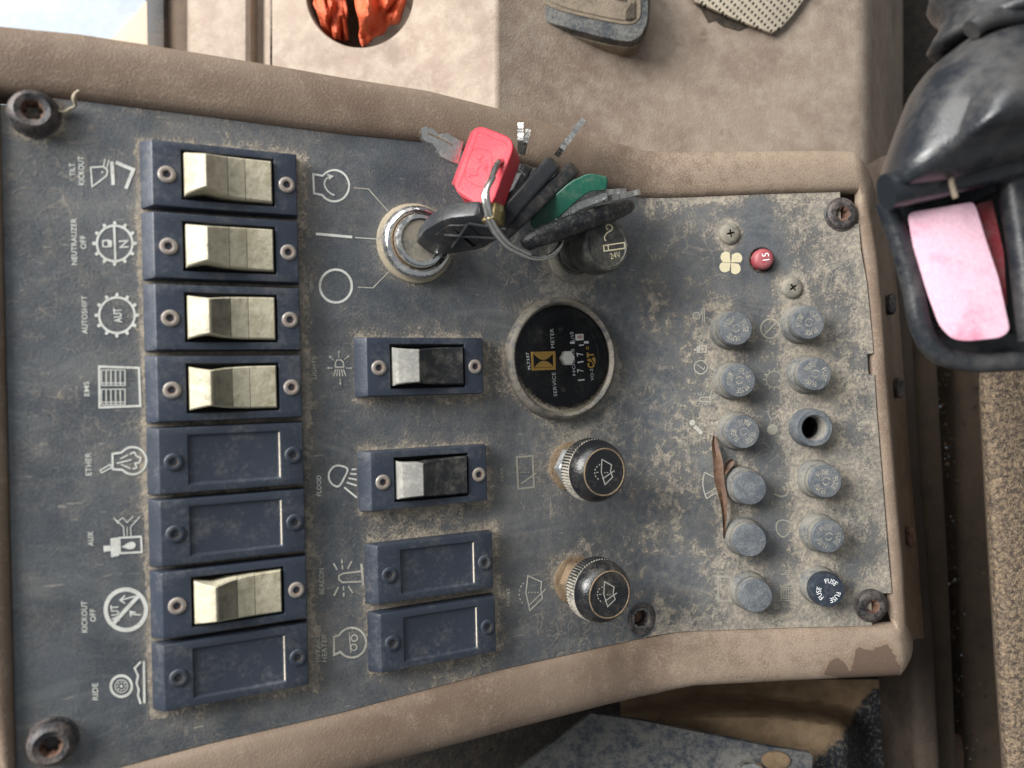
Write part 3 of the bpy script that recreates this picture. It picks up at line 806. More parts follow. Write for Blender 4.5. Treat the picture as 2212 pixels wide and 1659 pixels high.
A.text('CAT', (1025, 938), (1012, 742), 88, .05); A.arc((978, 690), 15, 8)
A.build('gold_mark', 'gold', dial)
A = Art('m', .00020, fn); A.fill([(1072, 905), (1068, 800), (1008, 812)]); A.build('mark_triangle', 'meter_face', dial)
A = Art('m', .00026, fn); A.fill([(1076, 893), (1072, 806), (1028, 815)]); A.build('mark_triangle', 'gold', dial)
for (x, y) in ((645, 465), (680, 1200)):
    c = ST(*zp('m', (x, y)), .001)
    ob('dial_screw', lathe('dial_screw', [(.0012, .0), (.0012, .0003), (.0008, .0005), (.0004, .0005)], 'bolt', 20), e, fm.inverted() @ frame(c[0], c[1], .0010))
c = ST(*zp('m', (730, 815)), .002)
def lob(i, a, r): return r * (1 + .07 * math.cos(6 * a))
ob('hub', lathe('hub', [(.0029, .0), (.0030, .0016), (.0027, .0020), (.0008, .0020)], 'hub_white', 36, rfun=lob), e, fm.inverted() @ frame(c[0], c[1], .0010))
A = Art('m', .00010, fn); A.arc((700, 800), 412, 7, -52, 40, 470); A.build('dial_line', 'bolt', dial)

# ------------------------------------------------------------ push knobs for the washers
KS = 128
def washer_knob(c, label, nutmat, art):
    e = empty('washer_knob', frame(c[0], c[1], 0)); tag(e, label, 'knob', 'black knurled washer knobs')
    ob('washer', lathe('washer', [(.0100, -.0003), (.0100, .0005), (.0094, .0009), (.006, .0009)], 'rustwasher', 40), e)
    nut = lathe('nut', [(.0078, .0008), (.0078, .0046), (.0070, .0054), (.0045, .0056)], nutmat, 48, 30, rfun=lambda i, a, r: hexr(r * 1.06)(a) if i < 2 else r)
    ob('nut', nut, e)
    ob('stem', lathe('stem', [(.0042, .005), (.0042, .0135)], 'steel', 24), e)
    prof = [(.0055, .0128), (.0118, .0130), (.0124, .0136), (.0124, .0190), (.0121, .0196), (.0119, .0210), (.0112, .0232), (.0101, .0248), (.0092, .0256)]
    ob('knob', lathe('knob', prof, ['knob', 'knob_side'], KS, 40, [0, 0, 1, 1, 0, 0, 0, 0, 0], knurl=(2, 3), amp=.00055, alt=(2,)), e)
    ob('cap_ring', lathe('cap_ring', [(.0092, .0255), (.0090, .0259), (.0087, .0259), (.0085, .0255)], 'rustwasher', 64, cap=False), e)
    cap = ob('cap', lathe('cap', [(.0086, .0254), (.0085, .0257), (.0040, .0258), (.001, .0258)], 'knob', 64), e)
    A = Art('e', .00006, on_frame(frame(c[0], c[1], .0258)))
    ox, oy = art
    P = lambda *q: [(x + ox, y + oy) for x, y in q]
    A.line(P((-25, -100), (50, -58), (42, -5), (58, 38), (0, 95), (-30, 0)), 7, True)
    A.line(P((-22, 52), (72, -12)), 7); A.line(P((-70, 0), (-52, 0)), 5); A.line(P((-8, 2), (4, 2)), 5); A.line(P((12, 2), (24, 2)), 5)
    for q in range(6):
        a = R(120 + q * 24); A.line(P((-20 + 62 * math.cos(a), 58 * math.sin(a) * 1.1), (-20 + 62 * math.cos(a + .22), 58 * math.sin(a + .22) * 1.1)), 7)
    A.build('symbol', 'knob_art', cap)
washer_knob(KN[0], 'black knurled washer knob with zinc nut between hour meter and FRONT symbol', 'nut', (795, 355))
washer_knob(KN[1], 'black knurled washer knob with rusty nut beside the FRONT wiper symbol', 'rustwasher', (815, 1305))

# ------------------------------------------------------------ cigarette lighter
e = empty('cigarette_lighter', frame(LIT[0], LIT[1], 0)); tag(e, 'dusty black cigarette lighter knob marked 24V', 'cigarette lighter')
ob('socket_ring', lathe('socket_ring', [(.0118, -.0004), (.0118, .0006), (.0105, .0014), (.0096, .0020), (.0085, .0020), (.0080, .0012)], 'grey_metal', 48, cap=True), e)
ob('stem', lathe('stem', [(.0072, .0015), (.0072, .0030), (.0066, .0034), (.0066, .0150)], 'lighter', 40, cap=False), e)
ob('knob', lathe('knob', [(.0066, .0140), (.0100, .0146), (.0106, .0160), (.0107, .0228), (.0104, .0248), (.0098, .0258), (.0088, .0260), (.0084, .0254)], 'lighter', 64, cap=False), e)
cap = ob('face', lathe('face', [(.0086, .0254), (.004, .0254), (.001, .0254)], 'lighter', 48), e)
A = Art('k', .00008, on_frame(frame(LIT[0], LIT[1], .0254)))
A.line([(1770, 1268), (1965, 1238), (1972, 1292), (1775, 1320)], 12, True); A.line([(1812, 1262), (1818, 1314)], 12)
A.line(catmull([(1790, 1225, 0), (1778, 1190, 0), (1800, 1150, 0), (1845, 1120, 0), (1850, 1085, 0), (1815, 1068, 0), (1795, 1085, 0), (1800, 1110, 0), (1815, 1112, 0)], 4), 12)
A.text('24V', (1832, 1370), (1928, 1348), 58, .0)
A.build('symbol', 'print_cream', cap)

# ------------------------------------------------------------ fuse holders
def body_prof(): return [(.0083, -.0004), (.0083, .0010), (.0080, .0020), (.0078, .0048), (.0074, .0055)]
FB = lathe('body', body_prof(), 'fuse_side', 48)
FB8 = lathe('body', [(.0083, -.0004), (.0083, .0012), (.0081, .0055), (.0079, .0070), (.0075, .0075), (.0058, .0075), (.0053, .0070), (.0049, .0050), (.0047, .0), (.0045, -.014)], ['fuse', 'fuse_side', 'gap'], 48, mi=[0, 0, 0, 0, 0, 0, 1, 1, 2], cap=False)
FBOT = lathe('socket', [(.0046, -.012), (.002, -.0125)], 'gap', 24)
def cap_mesh(mats): return lathe('cap', [(.0070, .0050), (.0073, .0054), (.0073, .0082), (.0070, .0088), (.0070, .0100), (.0067, .0105), (.0060, .0106), (.002, .0106)], mats, 96, 40, [1, 1, 1, 0, 0, 0, 0, 0], knurl=(1, 2), amp=.00028)
FC, FCB = cap_mesh(['fuse', 'fuse_side']), cap_mesh(['fuse_blue', 'fuse_blue'])
FLAB = ['grey fuse cap with dusty FUSE lettering beside the small tyre symbol',
        'grey fuse cap with faint lettering beside the clock symbol', 'grey fuse cap with flaked dusty lettering above the dry leaf',
        'plain smooth grey fuse cap touching the dry brown leaf', 'plain bluish blotchy fuse cap below the leaf tip',
        'plain smooth grey fuse cap beside the battery symbol', 'grey fuse cap with dusty lettering below the cross-head screw',
        'chipped grey fuse cap next to the open fuse holder', 'open fuse holder with no cap and a dark bore',
        'grey fuse cap with worn lettering right after the open holder', 'grey fuse cap with worn lettering before the dark cap', 'dark blue fuse cap with crisp white FUSE lettering']
rotx = [(-140, 5), (-60, 10), (-80, 0), None, None, None, (-60, 15), (-120, 0), None, (-110, 0), (-110, 5), (-75, 0)]
for i, (c, lab) in enumerate(zip(fus, FLAB)):
    e = empty('fuse_holder', frame(c[0], c[1], 0, random.random() * 6)); tag(e, lab, 'fuse holder', 'round fuse holders in two rows')
    if i == 8:
        ob('body', FB8, e); ob('socket', FBOT, e); continue
    ob('body', FB, e); cp = ob('cap', FCB if i == 11 else FC, e)
    if rotx[i] is not None:
        x, y = FUS[i][1:]; A = Art('u', .00006, on_frame(frame(c[0], c[1], FH)))
        for q in range(3):
            a = rotx[i][0] + q * 120 + rotx[i][1]; A.ringtext('FUSE', (x, y), 21.5, a - 36, a + 36, 10.5 if i == 11 else 12, .0 if i == 11 else .02)
        if i != 11: A.arc((x, y), 7, 2.2, 20, 170); A.arc((x + 1, y + 1), 9, 2, 200, 330)
        A.build('lettering', 'white_ink' if i == 11 else 'fuse_text', cp)

# ------------------------------------------------------------ printed symbols and lettering on the plate
def sym(z, mat='print', name='printed_symbol'):
    class X:
        def __enter__(s): s.a = Art(z); return s.a
        def __exit__(s, *q): s.a.build(name, mat, panel)
    return X()
def word(z, s, x0, x1, yb, yt, mat='print', dx=0, bold=.012):
    with sym(z, mat, 'lettering') as A: A.text(s, ((x0 + x1) / 2 + dx, yb), ((x0 + x1) / 2, yt), x1 - x0, bold)
for s, x0, x1, yb, yt in (('TILT', 18, 50, 195, 120), ('KICKOUT', 68, 102, 245, 82), ('NEUTRALIZER', 28, 60, 703, 437), ('OFF', 80, 112, 612, 535), ('AUTOSHIFT', 88, 121, 1098, 880), ('EMS', 101, 132, 1455, 1372)):
    word('a', s, x0, x1, yb, yt, dx=4)
for s, x0, x1, yb, yt in (('ETHER', 110, 144, 250, 120), ('AUX', 124, 156, 655, 572), ('KICKOUT', 87, 120, 1150, 970), ('OFF', 136, 168, 1088, 1015), ('RIDE', 150, 183, 1538, 1440)):
    word('b', s, x0, x1, yb, yt, dx=3)
for s, x0, x1, yb, yt, mt in (('LIGHTS', 58, 80, 175, 68, 'print_worn'), ('FLOOD', 81, 104, 742, 642, 'print'), ('BEACON', 93, 117, 1218, 1092, 'print_worn'), ('INTAKE', 76, 98, 1545, 1410, 'print_worn'), ('HEATER', 106, 130, 1545, 1412, 'print_worn')):
    word('c', s, x0, x1, yb, yt, mt, 2)
word('d', 'ON', 20, 60, 840, 760, 'print_faint', 3); word('d', 'OFF', 46, 84, 1362, 1268, 'print_worn', 3)
word('e', 'FRONT', 28, 54, 1395, 1258, 'print_worn', 2); word('u', 'REAR', 1080, 1087, 1040, 1010, 'print_faint', 1)
word('u', 'ON', 398, 407, 1588, 1570, 'print_faint', 1); word('u', 'OFF', 1030, 1038, 1448, 1428, 'print_faint', 1)
with sym('u', 'print_faint') as A: A.line([(418, 1573), (440, 1568)], 3)
with sym('u', 'print_faint') as A: A.arc((1047, 1430), 8, 2.5)
with sym('a') as A:
    A.line([(150, 255), (142, 145), (215, 140), (238, 160), (233, 190), (212, 208)], 9, True); A.line([(224, 95), (216, 138)], 8); A.line([(246, 100), (234, 148)], 8)
    A.line([(262, 110), (271, 245)], 21); A.line([(285, 115), (386, 158), (343, 266)], 20); A.disc((208, 172), 6)
def gear(c, ri=102, ro=128):
    with sym('a') as A:
        A.arc(c, ri, 13)
        for k in range(12):
            a = R(k * 30); d = Vector((math.cos(a), math.sin(a))); n = Vector((-d.y, d.x)); o = Vector(c)
            A.fill([tuple(o + d * (ri + 6) + n * 11), tuple(o + d * ro + n * 7), tuple(o + d * ro - n * 7), tuple(o + d * (ri + 6) - n * 11)])
    return c
gear((279, 580)); gear((292, 992))
with sym('a') as A:
    A.line([(276, 484), (283, 674)], 13); A.text('N', (333, 606), (330, 562), 54, .02)
    A.line([(212, 566), (235, 562), (258, 566), (262, 582), (258, 597), (235, 600), (212, 597)], 8, True); A.fill([(238, 564), (262, 566), (262, 597), (240, 600)])
with sym('a') as A: A.text('AUT', (300, 1035), (294, 952), 48, .02)
with sym('a') as A:
    A.line([(190, 1286), (418, 1294), (426, 1512), (192, 1520)], 13, True)
    for y0, y1 in ((1306, 1394), (1416, 1504)):
        for k in range(6): A.line([(203 + 27 * k, y0), (204 + 27 * k, y1)], 6)
        for y in (y0, y1 - 14, y1): A.line([(203, y), (340, y)], 5)
with sym('b') as A:
    a0, a1 = 138, -143
    arc = [(382 + 78 * math.cos(R(a0 + (a1 - a0) * k / 36)), 166 + 78 * math.sin(R(a0 + (a1 - a0) * k / 36))) for k in range(37)]
    A.line([(268, 215)] + arc + [(266, 127)], 12, True)
    A.line([(290, 182), (375, 160)], 8); A.line([(312, 155), (355, 132)], 7); A.line([(315, 187), (372, 212)], 7)
    A.line(catmull([(365, 130, 0), (390, 118, 0), (405, 140, 0), (428, 150, 0), (418, 178, 0), (395, 180, 0), (405, 205, 0), (380, 212, 0)], 4), 9)
    A.line([(195, 221), (253, 188), (262, 204), (205, 235)], 7, True)
with sym('b') as A:
    A.line([(306, 608), (430, 601), (434, 690), (309, 696)], 11, True); A.fill([(254, 612), (299, 605), (304, 710), (258, 719)]); A.fill([(214, 655), (253, 651), (256, 683), (217, 688)])
    A.fill([(318, 660), (350, 640), (375, 629), (393, 635), (400, 652), (390, 668), (365, 675)])
    A.line([(333, 600), (330, 545), (280, 500)], 5); A.line([(372, 598), (370, 545), (425, 485)], 5); A.line([(272, 492), (300, 527)], 5); A.line([(290, 520), (325, 492), (350, 520), (385, 485)], 5); A.line([(350, 598), (350, 545)], 4)
with sym('b') as A:
    A.arc((343, 1020), 116, 24); A.line([(272, 1098), (412, 944)], 22); A.text('AUT', (286, 1088), (276, 992), 46, .02)
    A.line([(395, 943), (312, 965)], 8); A.line([(338, 938), (310, 965), (338, 984)], 8); A.line([(430, 1050), (385, 1046), (368, 1030)], 8); A.line([(372, 1060), (368, 1030), (400, 1036)], 8)
with sym('b') as A:
    A.arc((317, 1458), 60, 15); A.arc((317, 1458), 36, 5); A.disc((317, 1458), 8)
    for k in range(8): A.disc((317 + 23 * math.cos(k * .785), 1458 + 23 * math.sin(k * .785)), 5, n=8)
    A.line([(446, 1315), (449, 1555)], 13); A.line([(428, 1318), (394, 1355), (413, 1400), (404, 1440), (417, 1480), (412, 1510), (428, 1560)], 12)
with sym('c', 'print_worn') as A:
    A.line([(174, 118), (172, 96), (180, 84), (198, 82), (210, 92), (214, 117)], 6, True)
    for k in range(5): A.line([(176 + 9 * k, 127), (164 + 15 * k, 162)], 5)
    for a, b in (((190, 72), (190, 42)), ((165, 85), (146, 66)), ((216, 82), (237, 64)), ((160, 122), (136, 122)), ((225, 122), (251, 122)), ((196, 172), (197, 200))): A.arrow(a, b, 4, 10)
with sym('c') as A:
    A.line(catmull([(232, 612, 0), (200, 596, 0), (168, 598, 0), (143, 628, 0), (143, 662, 0), (162, 688, 0), (190, 694, 0), (215, 655, 0)], 4, True), 9, True)
    for a, b in (((252, 613), (275, 612)), ((244, 634), (276, 636)), ((236, 655), (277, 663)), ((228, 676), (277, 692)), ((216, 700), (277, 750))): A.line([a, b], 9)
with sym('c', 'print_worn') as A:
    A.line([(296, 1107), (210, 1117), (190, 1128), (190, 1146), (206, 1160), (300, 1156)], 9); A.line([(299, 1070), (308, 1175)], 11)
    for a, b in (((208, 1098), (206, 1078)), ((205, 1068), (204, 1048)), ((182, 1100), (164, 1068)), ((232, 1095), (252, 1058)), ((212, 1178), (213, 1200)), ((213, 1210), (214, 1230)), ((188, 1182), (166, 1225)), ((235, 1178), (258, 1212))): A.line([a, b], 8)
with sym('c', 'print_worn') as A:
    a0, a1 = 142, -150
    A.line([(166, 1512)] + [(252 + 70 * math.cos(R(a0 + (a1 - a0) * k / 30)), 1452 + 72 * math.sin(R(a0 + (a1 - a0) * k / 30))) for k in range(31)] + [(166, 1424)], 10, True)
    A.line([(240, 1402), (248, 1502)], 5); A.arc((265, 1430), 15, 6); A.arc((262, 1475), 15, 6)
with sym('d') as A:
    a0, a1 = 143, -140
    A.line([(92, 405)] + [(292 + 147 * math.cos(R(a0 + (a1 - a0) * k / 36)), 330 + 155 * math.sin(R(a0 + (a1 - a0) * k / 36))) for k in range(37)] + [(84, 215)], 20, True)
    A.line(catmull([(295, 425, 0), (235, 390, 0), (195, 320, 0), (215, 260, 0), (262, 236, 0)], 5), 14); A.line([(222, 218), (275, 236), (240, 265)], 14)
with sym('d') as A: A.line([(110, 806), (470, 838)], 26); A.line([(500, 843), (712, 857)], 8)
with sym('d') as A: A.arc((308, 1323), 158, 24, ry=163)
with sym('d', 'print_worn') as A: A.line([(485, 350), (630, 362), (825, 582)], 10); A.line([(525, 1335), (675, 1341), (838, 1176)], 10)
with sym('e', 'print_faint') as A:
    A.line([(108, 238), (232, 228), (242, 470), (120, 485)], 15, True); A.line([(142, 445), (262, 360)], 13)
    for k in range(4): A.line([(132 + 20 * k, 355), (144 + 20 * k, 355)], 8)
with sym('e', 'print_worn') as A:
    A.line([(194, 1160), (302, 1208), (295, 1262), (308, 1335), (210, 1430), (180, 1292)], 10, True); A.line([(202, 1392), (335, 1262)], 9)
    for k in range(4): A.line([(195 + 24 * k, 1292), (208 + 24 * k, 1288)], 8)
    for k in range(6): a = R(125 + k * 22); A.line([(190 + 62 * math.cos(a), 1300 + 92 * math.sin(a)), (190 + 62 * math.cos(a + .2), 1300 + 92 * math.sin(a + .2))], 9)
with sym('f', 'print_worn') as A:
    A.arc((174, 176), 38, 9); A.arc((174, 176), 18, 5); A.line([(258, 90), (258, 250)], 9); A.line([(240, 92), (224, 130), (240, 170), (234, 250)], 7); A.line([(275, 190), (345, 228)], 6)
with sym('f', 'print_worn') as A:
    A.line([(205, 508), (278, 500), (282, 572), (208, 578)], 9, True); A.fill([(172, 512), (200, 508), (203, 578), (175, 582)]); A.fill([(142, 535), (170, 532), (172, 556), (144, 558)]); A.disc((240, 540), 13)
    A.line([(225, 500), (222, 465), (190, 440)], 4); A.line([(240, 500), (240, 462), (270, 438)], 4); A.line([(302, 530), (372, 482)], 7)
with sym('f', 'print_worn') as A: A.arc((220, 735), 72, 11); A.line([(180, 704), (252, 762), (262, 728)], 9); A.line([(312, 738), (392, 778)], 7)
with sym('f', 'print_worn') as A:
    A.line([(315, 1062), (225, 1062), (203, 1085), (225, 1112), (315, 1112)], 10); A.line([(318, 1042), (322, 1135)], 10); A.line([(335, 1085), (405, 1032)], 7)
    for a, b in (((215, 1050), (185, 1015)), ((228, 1045), (222, 1008)), ((245, 1048), (265, 1015)), ((215, 1125), (190, 1155)), ((235, 1128), (235, 1170)), ((250, 1125), (270, 1150))): A.line([a, b], 7)
with sym('f', 'print_worn') as A: A.disc((128, 1340), 32); A.line([(150, 1375), (235, 1455)], 42)
with sym('f', 'print_faint') as A: A.arc((978, 315), 105, 18); A.line([(900, 395), (1050, 240)], 16); A.text('AUT', (930, 355), (925, 270), 36, .01)
with sym('f', 'print_faint') as A:
    A.arc((1020, 870), 88, 10)
    for k in range(12): a = R(k * 30); A.line([(1020 + 95 * math.cos(a), 870 + 95 * math.sin(a)), (1020 + 122 * math.cos(a), 870 + 122 * math.sin(a))], 14)
with sym('f', 'print_faint') as A: A.disc((1000, 1415), 58); A.line([(1080, 1490), (1160, 1520)], 40)
with sym('g', 'print_worn') as A:
    A.line([(225, 190), (340, 245)], 11); A.line(catmull([(225, 190, 0), (208, 265, 0), (215, 350, 0), (242, 435, 0)], 4), 11); A.line([(242, 435), (335, 378)], 10); A.line([(228, 398), (335, 335)], 9)
with sym('g', 'print_faint') as A: A.line(catmull([(985, 285, 0), (1008, 345, 0), (985, 400, 0), (935, 415, 0), (875, 390, 0)], 5), 18)
with sym('g', 'print_faint') as A: A.line(catmull([(900, 660, 0), (960, 635, 0), (1030, 670, 0), (1020, 740, 0), (960, 795, 0), (900, 740, 0)], 4, True), 13, True); A.line([(1015, 815), (1075, 860)], 13)
with sym('g', 'print_faint') as A: A.line([(345, 1162), (465, 1165), (475, 1392), (355, 1390)], 22, True); A.fill([(318, 1195), (334, 1192), (336, 1240), (320, 1240)]); A.fill([(324, 1335), (340, 1332), (343, 1375), (327, 1378)])
with sym('g', 'print_faint') as A:
    A.line([(928, 1140), (1040, 1140), (1145, 1385), (935, 1390)][:2] + [(1045, 1230), (945, 1250), (935, 1385), (1130, 1385)], 9); A.line([(940, 1265), (1075, 1268), (1078, 1362), (945, 1365)], 9, True)
    for k in range(5): A.line([(962 + 22 * k, 1275), (964 + 22 * k, 1355)], 7)
with sym('h', 'print_cream') as A:
    for a0 in (-138, -42, 48, 140):
        pts = [(492, 537)]
        for q in range(-8, 9):
            a = R(a0 + q * 5.2 + (6 if abs(q) < 8 else 0)); rr = 142 * (math.cos(q / 8 * 1.25)) ** .42
            pts.append((492 + rr * math.cos(a) * .98, 537 + rr * math.sin(a)))
        A.fill([(492 + (x - 492) * .97 + 4 * math.cos(R(a0)), 537 + (y - 537) * .97 + 4 * math.sin(R(a0))) for x, y in pts])

# ------------------------------------------------------------ ignition switch and the bunch of keys
fi = frame(IGN[0], IGN[1], 0)
e = empty('ignition_switch', fi); tag(e, 'round chrome ignition switch holding a charcoal key', 'ignition switch')
ob('gasket', lathe('gasket', [(.0150, -.0004), (.0148, .0008), (.0138, .0014), (.012, .0015)], 'gaskets', 48), e)
ob('chrome_ring', lathe('chrome_ring', [(.0134, .0012), (.0136, .0026), (.0132, .0042), (.0124, .0052), (.0114, .0056), (.0104, .0052), (.0100, .0040)], 'chrome', 64, cap=False), e)
ob('barrel', lathe('barrel', [(.0101, .0036), (.0099, .0062), (.0092, .0074), (.0080, .0076), (.0074, .0070), (.002, .0070)], ['rustwasher', 'chrome', 'grey_metal'], 48, mi=[0, 1, 1, 1, 2, 2]), e)
def kz(x, y, h):
    X, Y = zp('k', (x, y)); return PW(X, Y, h * .001)
def slab(p0, p1, thick, width, axis_w=None, prof=None, n=10):
    """key head: runs p0 to p1, `thick` across the picture, `width` away from the camera"""
    d = (p1 - p0); L = d.length; d.normalize(); mid = (p0 + p1) / 2
    vw = (mid - CAM).normalized(); x = d.cross(vw).normalized(); y = x.cross(d).normalized()
    if y.dot(vw) < 0: y = -y
    return p0, d, x, y, L
def head(name, p0, p1, thick, width, mat, parent, tap=.75, lean=0.):
    p, d, x, y, L = slab(p0, p1, thick, width)
    if lean: y = (Matrix.Rotation(lean, 3, d) @ y); x = (Matrix.Rotation(lean, 3, d) @ x)
    out = []
    for u, s in ((0, tap * .62), (.05, tap * .9), (.18, 1), (.55, 1), (.85, .92), (.96, .75), (1, .5)):
        out.append((u, s))
    pts = [p + d * (L * u) + y * (width * .5 - width * .5 * s) for u, s in out] + [p + d * (L * u) + y * (width * .5 + width * .5 * s) for u, s in reversed(out)]
    pts = [q + x * thick / 2 for q in pts]
    return obw(name, prism(name, pts, x, thick, mat, thick * .32, 3), parent)
def blade(name, p0, p1, thick, width, mat, parent, lean=0., cuts=True):
    p, d, x, y, L = slab(p0, p1, thick, width)
    if lean: y = (Matrix.Rotation(lean, 3, d) @ y); x = (Matrix.Rotation(lean, 3, d) @ x)
    n = 9; top = []
    for i in range(n + 1):
        top.append(p + d * (L * i / n) + y * (width * (random.uniform(.02, .22) if cuts and i > 1 else 0)))
    pts = top + [p + d * (L * 1.03) + y * width * .5] + [p + d * (L * (1 - .02)) + y * width, p + y * width]
    pts = [q + x * thick / 2 for q in pts]
    return obw(name, prism(name, pts, x, thick, mat, 0), parent)
def key_root(name, p, label, cat='key'):
    e = empty(name, Matrix.Translation(p)); tag(e, label, cat, 'keys on the steel ring'); return e
# charcoal key standing in the lock
P0 = S(IGN[0], IGN[1], .0075); P1 = kz(700, 1015, 34)
e = key_root('ignition_key', P0, 'charcoal plastic ignition key turned in the chrome lock')
d = (P1 - P0); L = d.length; d.normalize(); vw = (P1 - CAM).normalized()
upv = Vector((0.05, 1, 0)); cv = (-vw * .84 + Vector((0, 1, 0)) * .54); cv = (cv - d * cv.dot(d)).normalized(); bv = d.cross(cv).normalized()
if bv.y < 0: bv = -bv
pts = [(0, -5), (0, 3), (8, 7.5), (17, 9.5), (L * 1000 - 9, 9.5), (L * 1000, 7), (L * 1000 + 1, -7), (L * 1000 - 9, -10), (18, -10), (6, -8)]
ko = [P0 + d * (a * .001) + cv * (b * .001) + bv * .0032 for a, b in pts]
hd = obw('head', prism('head', ko, bv, .0064, 'key_grey', .0014, 2), e)
fb = -bv
ins = [(8, -4), (10, 4), (18, 6.5), (L * 1000 - 12, 6.5), (L * 1000 - 6, 4), (L * 1000 - 6, -5), (L * 1000 - 12, -7), (20, -7)]
ii = [P0 + d * (a * .001) + cv * (b * .001) - bv * .0036 for a, b in ins]
pn = obw('inlay', prism('inlay', ii, -bv, .0012, 'key_black', .0005, 2), hd)
for a0, b0, a1, b1 in ((12, -4, 26, 5), (26, 5, 36, -3), (14, 3, 30, -6)):
    q0 = P0 + d * (a0 * .001) + cv * (b0 * .001) - bv * .0038; q1 = P0 + d * (a1 * .001) + cv * (b1 * .001) - bv * .0038
    obw('ridge', tube('ridge', [q0, (q0 + q1) / 2, q1], .0006, 'key_grey', 8), pn)
c0, c1 = P0 + d * .004, P0 - d * .004
lug = [P0 + d * (L + q * .001) + cv * (r * .001) + bv * .0034 for q, r in ((-1, -3), (-1, 4), (4, 4), (6, 1), (4, -3))]
obw('brass_lug', prism('brass_lug', lug, bv, .0068, 'brass', .0008, 2), e)

# red key
rA, rB, rC, rD = kz(548, 112, 15), kz(952, 268, 30), kz(680, 925, 34), kz(318, 715, 18)
e = key_root('red_key', (rA + rC) / 2, 'red plastic key with leaping deer emblem and cut steel blade')
nr = (rB - rA).cross(rD - rA).normalized()
if nr.z < 0: nr = -nr
rc = (rA + rB + rC + rD) / 4
flat = [q - nr * (q - rc).dot(nr) for q in (rA, rB, rC, rD)]
hd = obw('head', prism('head', roundpoly(flat, .006, 5), nr, .0085, 'red_key', .0018, 3), e)
fr_red = Matrix.Translation(rc); 
def on_red(x, y, h): p = hit(x, y, rc, nr); return p + nr * h
A = Art('k', .00005, on_red)
for k in (.0, .035): A.line([(520 + 420 * k, 190 + 120 * k), (335 + 420 * k, 690 + 120 * k)], 9)
A.line([(570, 205), (600, 190), (850, 300), (862, 335)], 10); A.line([(380, 745), (420, 790), (600, 885)], 9); A.line([(575, 215), (395, 720)], 8)
A.build('groove', 'red_dark', hd)
A = Art('k', .00007, on_red)
A.line(catmull([(560, 345, 0), (680, 375, 0), (715, 430, 0), (705, 560, 0), (650, 690, 0), (590, 705, 0), (480, 650, 0), (460, 590, 0), (490, 440, 0)], 5, True), 9, True)
A.line([(488, 622), (515, 600), (560, 605), (585, 590), (565, 575), (600, 520), (615, 505)], 10); A.line([(565, 440), (600, 455), (622, 420), (600, 470), (628, 495)], 10)
A.line([(640, 500), (655, 530), (632, 545)], 9); A.line([(660, 490), (672, 520), (655, 555), (672, 562)], 9)
A.build('emblem', 'red_dark', hd)
A = Art('k', .00010, on_red)
A.fill([(775, 442), (805, 450), (812, 480), (730, 640), (690, 700), (655, 700), (690, 620), (745, 470)])
A.build('slot', 'gap', hd)
bl = [(45, 160), (60, 145), (98, 140), (125, 165), (150, 155), (185, 192), (205, 212), (262, 205), (285, 202), (350, 240), (445, 285), (395, 495), (330, 470), (235, 425), (205, 385), (195, 352), (165, 325), (150, 298), (110, 290), (65, 262), (50, 225)]
pb = [kz(x, y, 13) for x, y in bl]; nb = (pb[6] - pb[0]).cross(pb[15] - pb[0]).normalized(); nb = nb if nb.z > 0 else -nb
b = obw('blade', prism('blade', pb, nb, .0022, 'nickel', 0), e)
A = Art('k', .0137); A.line([(105, 195), (200, 235), (345, 310)], 13); A.fn = lambda x, y, h: PW(x, y, .01315); A.v = []; A.f = []; A.line([(105, 200), (200, 240), (345, 315)], 12); A.build('blade_groove', 'rustwasher', b)

def wire_key(name, lab, hp, thick, width, mat, blades=(), lean=0., cat='key'):
    pts = [kz(*q) for q in hp]
    e = key_root(name, pts[len(pts) // 2], lab, cat)
    if len(pts) == 2: h_ = head('head', pts[0], pts[1], thick, width, mat, e, lean=lean)
    else:
        for a, b in zip(pts, pts[1:]): h_ = head('head', a, b, thick, width, mat, e, 1.2, lean=lean)
    for q0, q1, th, wd in blades: blade('blade', kz(*q0), kz(*q1), th, wd, 'nickel', e, lean)
    return e
wire_key('nickel_key', 'bare nickel key tucked behind the red key with two toothed blades', [(1005, 500, 22), (850, 800, 24)], .0026, .018, 'nickel', [((985, 270, 20), (985, 92, 14), .0022, .006), ((1030, 290, 16), (1064, 145, 12), .0020, .006)])
wire_key('black_key', 'slim black plastic key next to the red key', [(1095, 430, 20), (835, 945, 26)], .0042, .020, 'key_black')
wire_key('black_key', 'thick charcoal key with a long toothed blade pointing away', [(1375, 395, 22), (905, 915, 30)], .0064, .021, 'key_grey', [((1375, 350, 18), (1588, 62, 16), .0022, .0055)])
wire_key('black_key', 'blunt black plastic key between charcoal key and green key', [(1580, 450, 20), (1005, 985, 30)], .0058, .021, 'key_black', [((985, 995, 26), (905, 1075, 22), .0020, .005)])
def bent_key(name, lab, pth, thick, width, mat, blades=()):
    P = [kz(*q) for q in pth]; e = key_root(name, P[1], lab)
    vw = (P[1] - CAM).normalized(); left = []; right = []
    for i, p in enumerate(P):
        t = ((P[min(i + 1, len(P) - 1)] - P[max(0, i - 1)])).normalized(); x = t.cross(vw).normalized(); left.append(p + x * thick[i] / 2); right.append(p - x * thick[i] / 2)
    pts = roundpoly(left + right[::-1], .0035, 4)
    n = -vw
    c = sum(pts, Vector()) / len(pts); pts = [q - n * (q - c).dot(n) for q in pts]
    obw('head', prism('head', pts, n, width, mat, min(thick) * .42, 4), e)
    for q0, q1, th, wd in blades: blade('blade', kz(*q0), kz(*q1), th, wd, 'nickel', e)
    return e
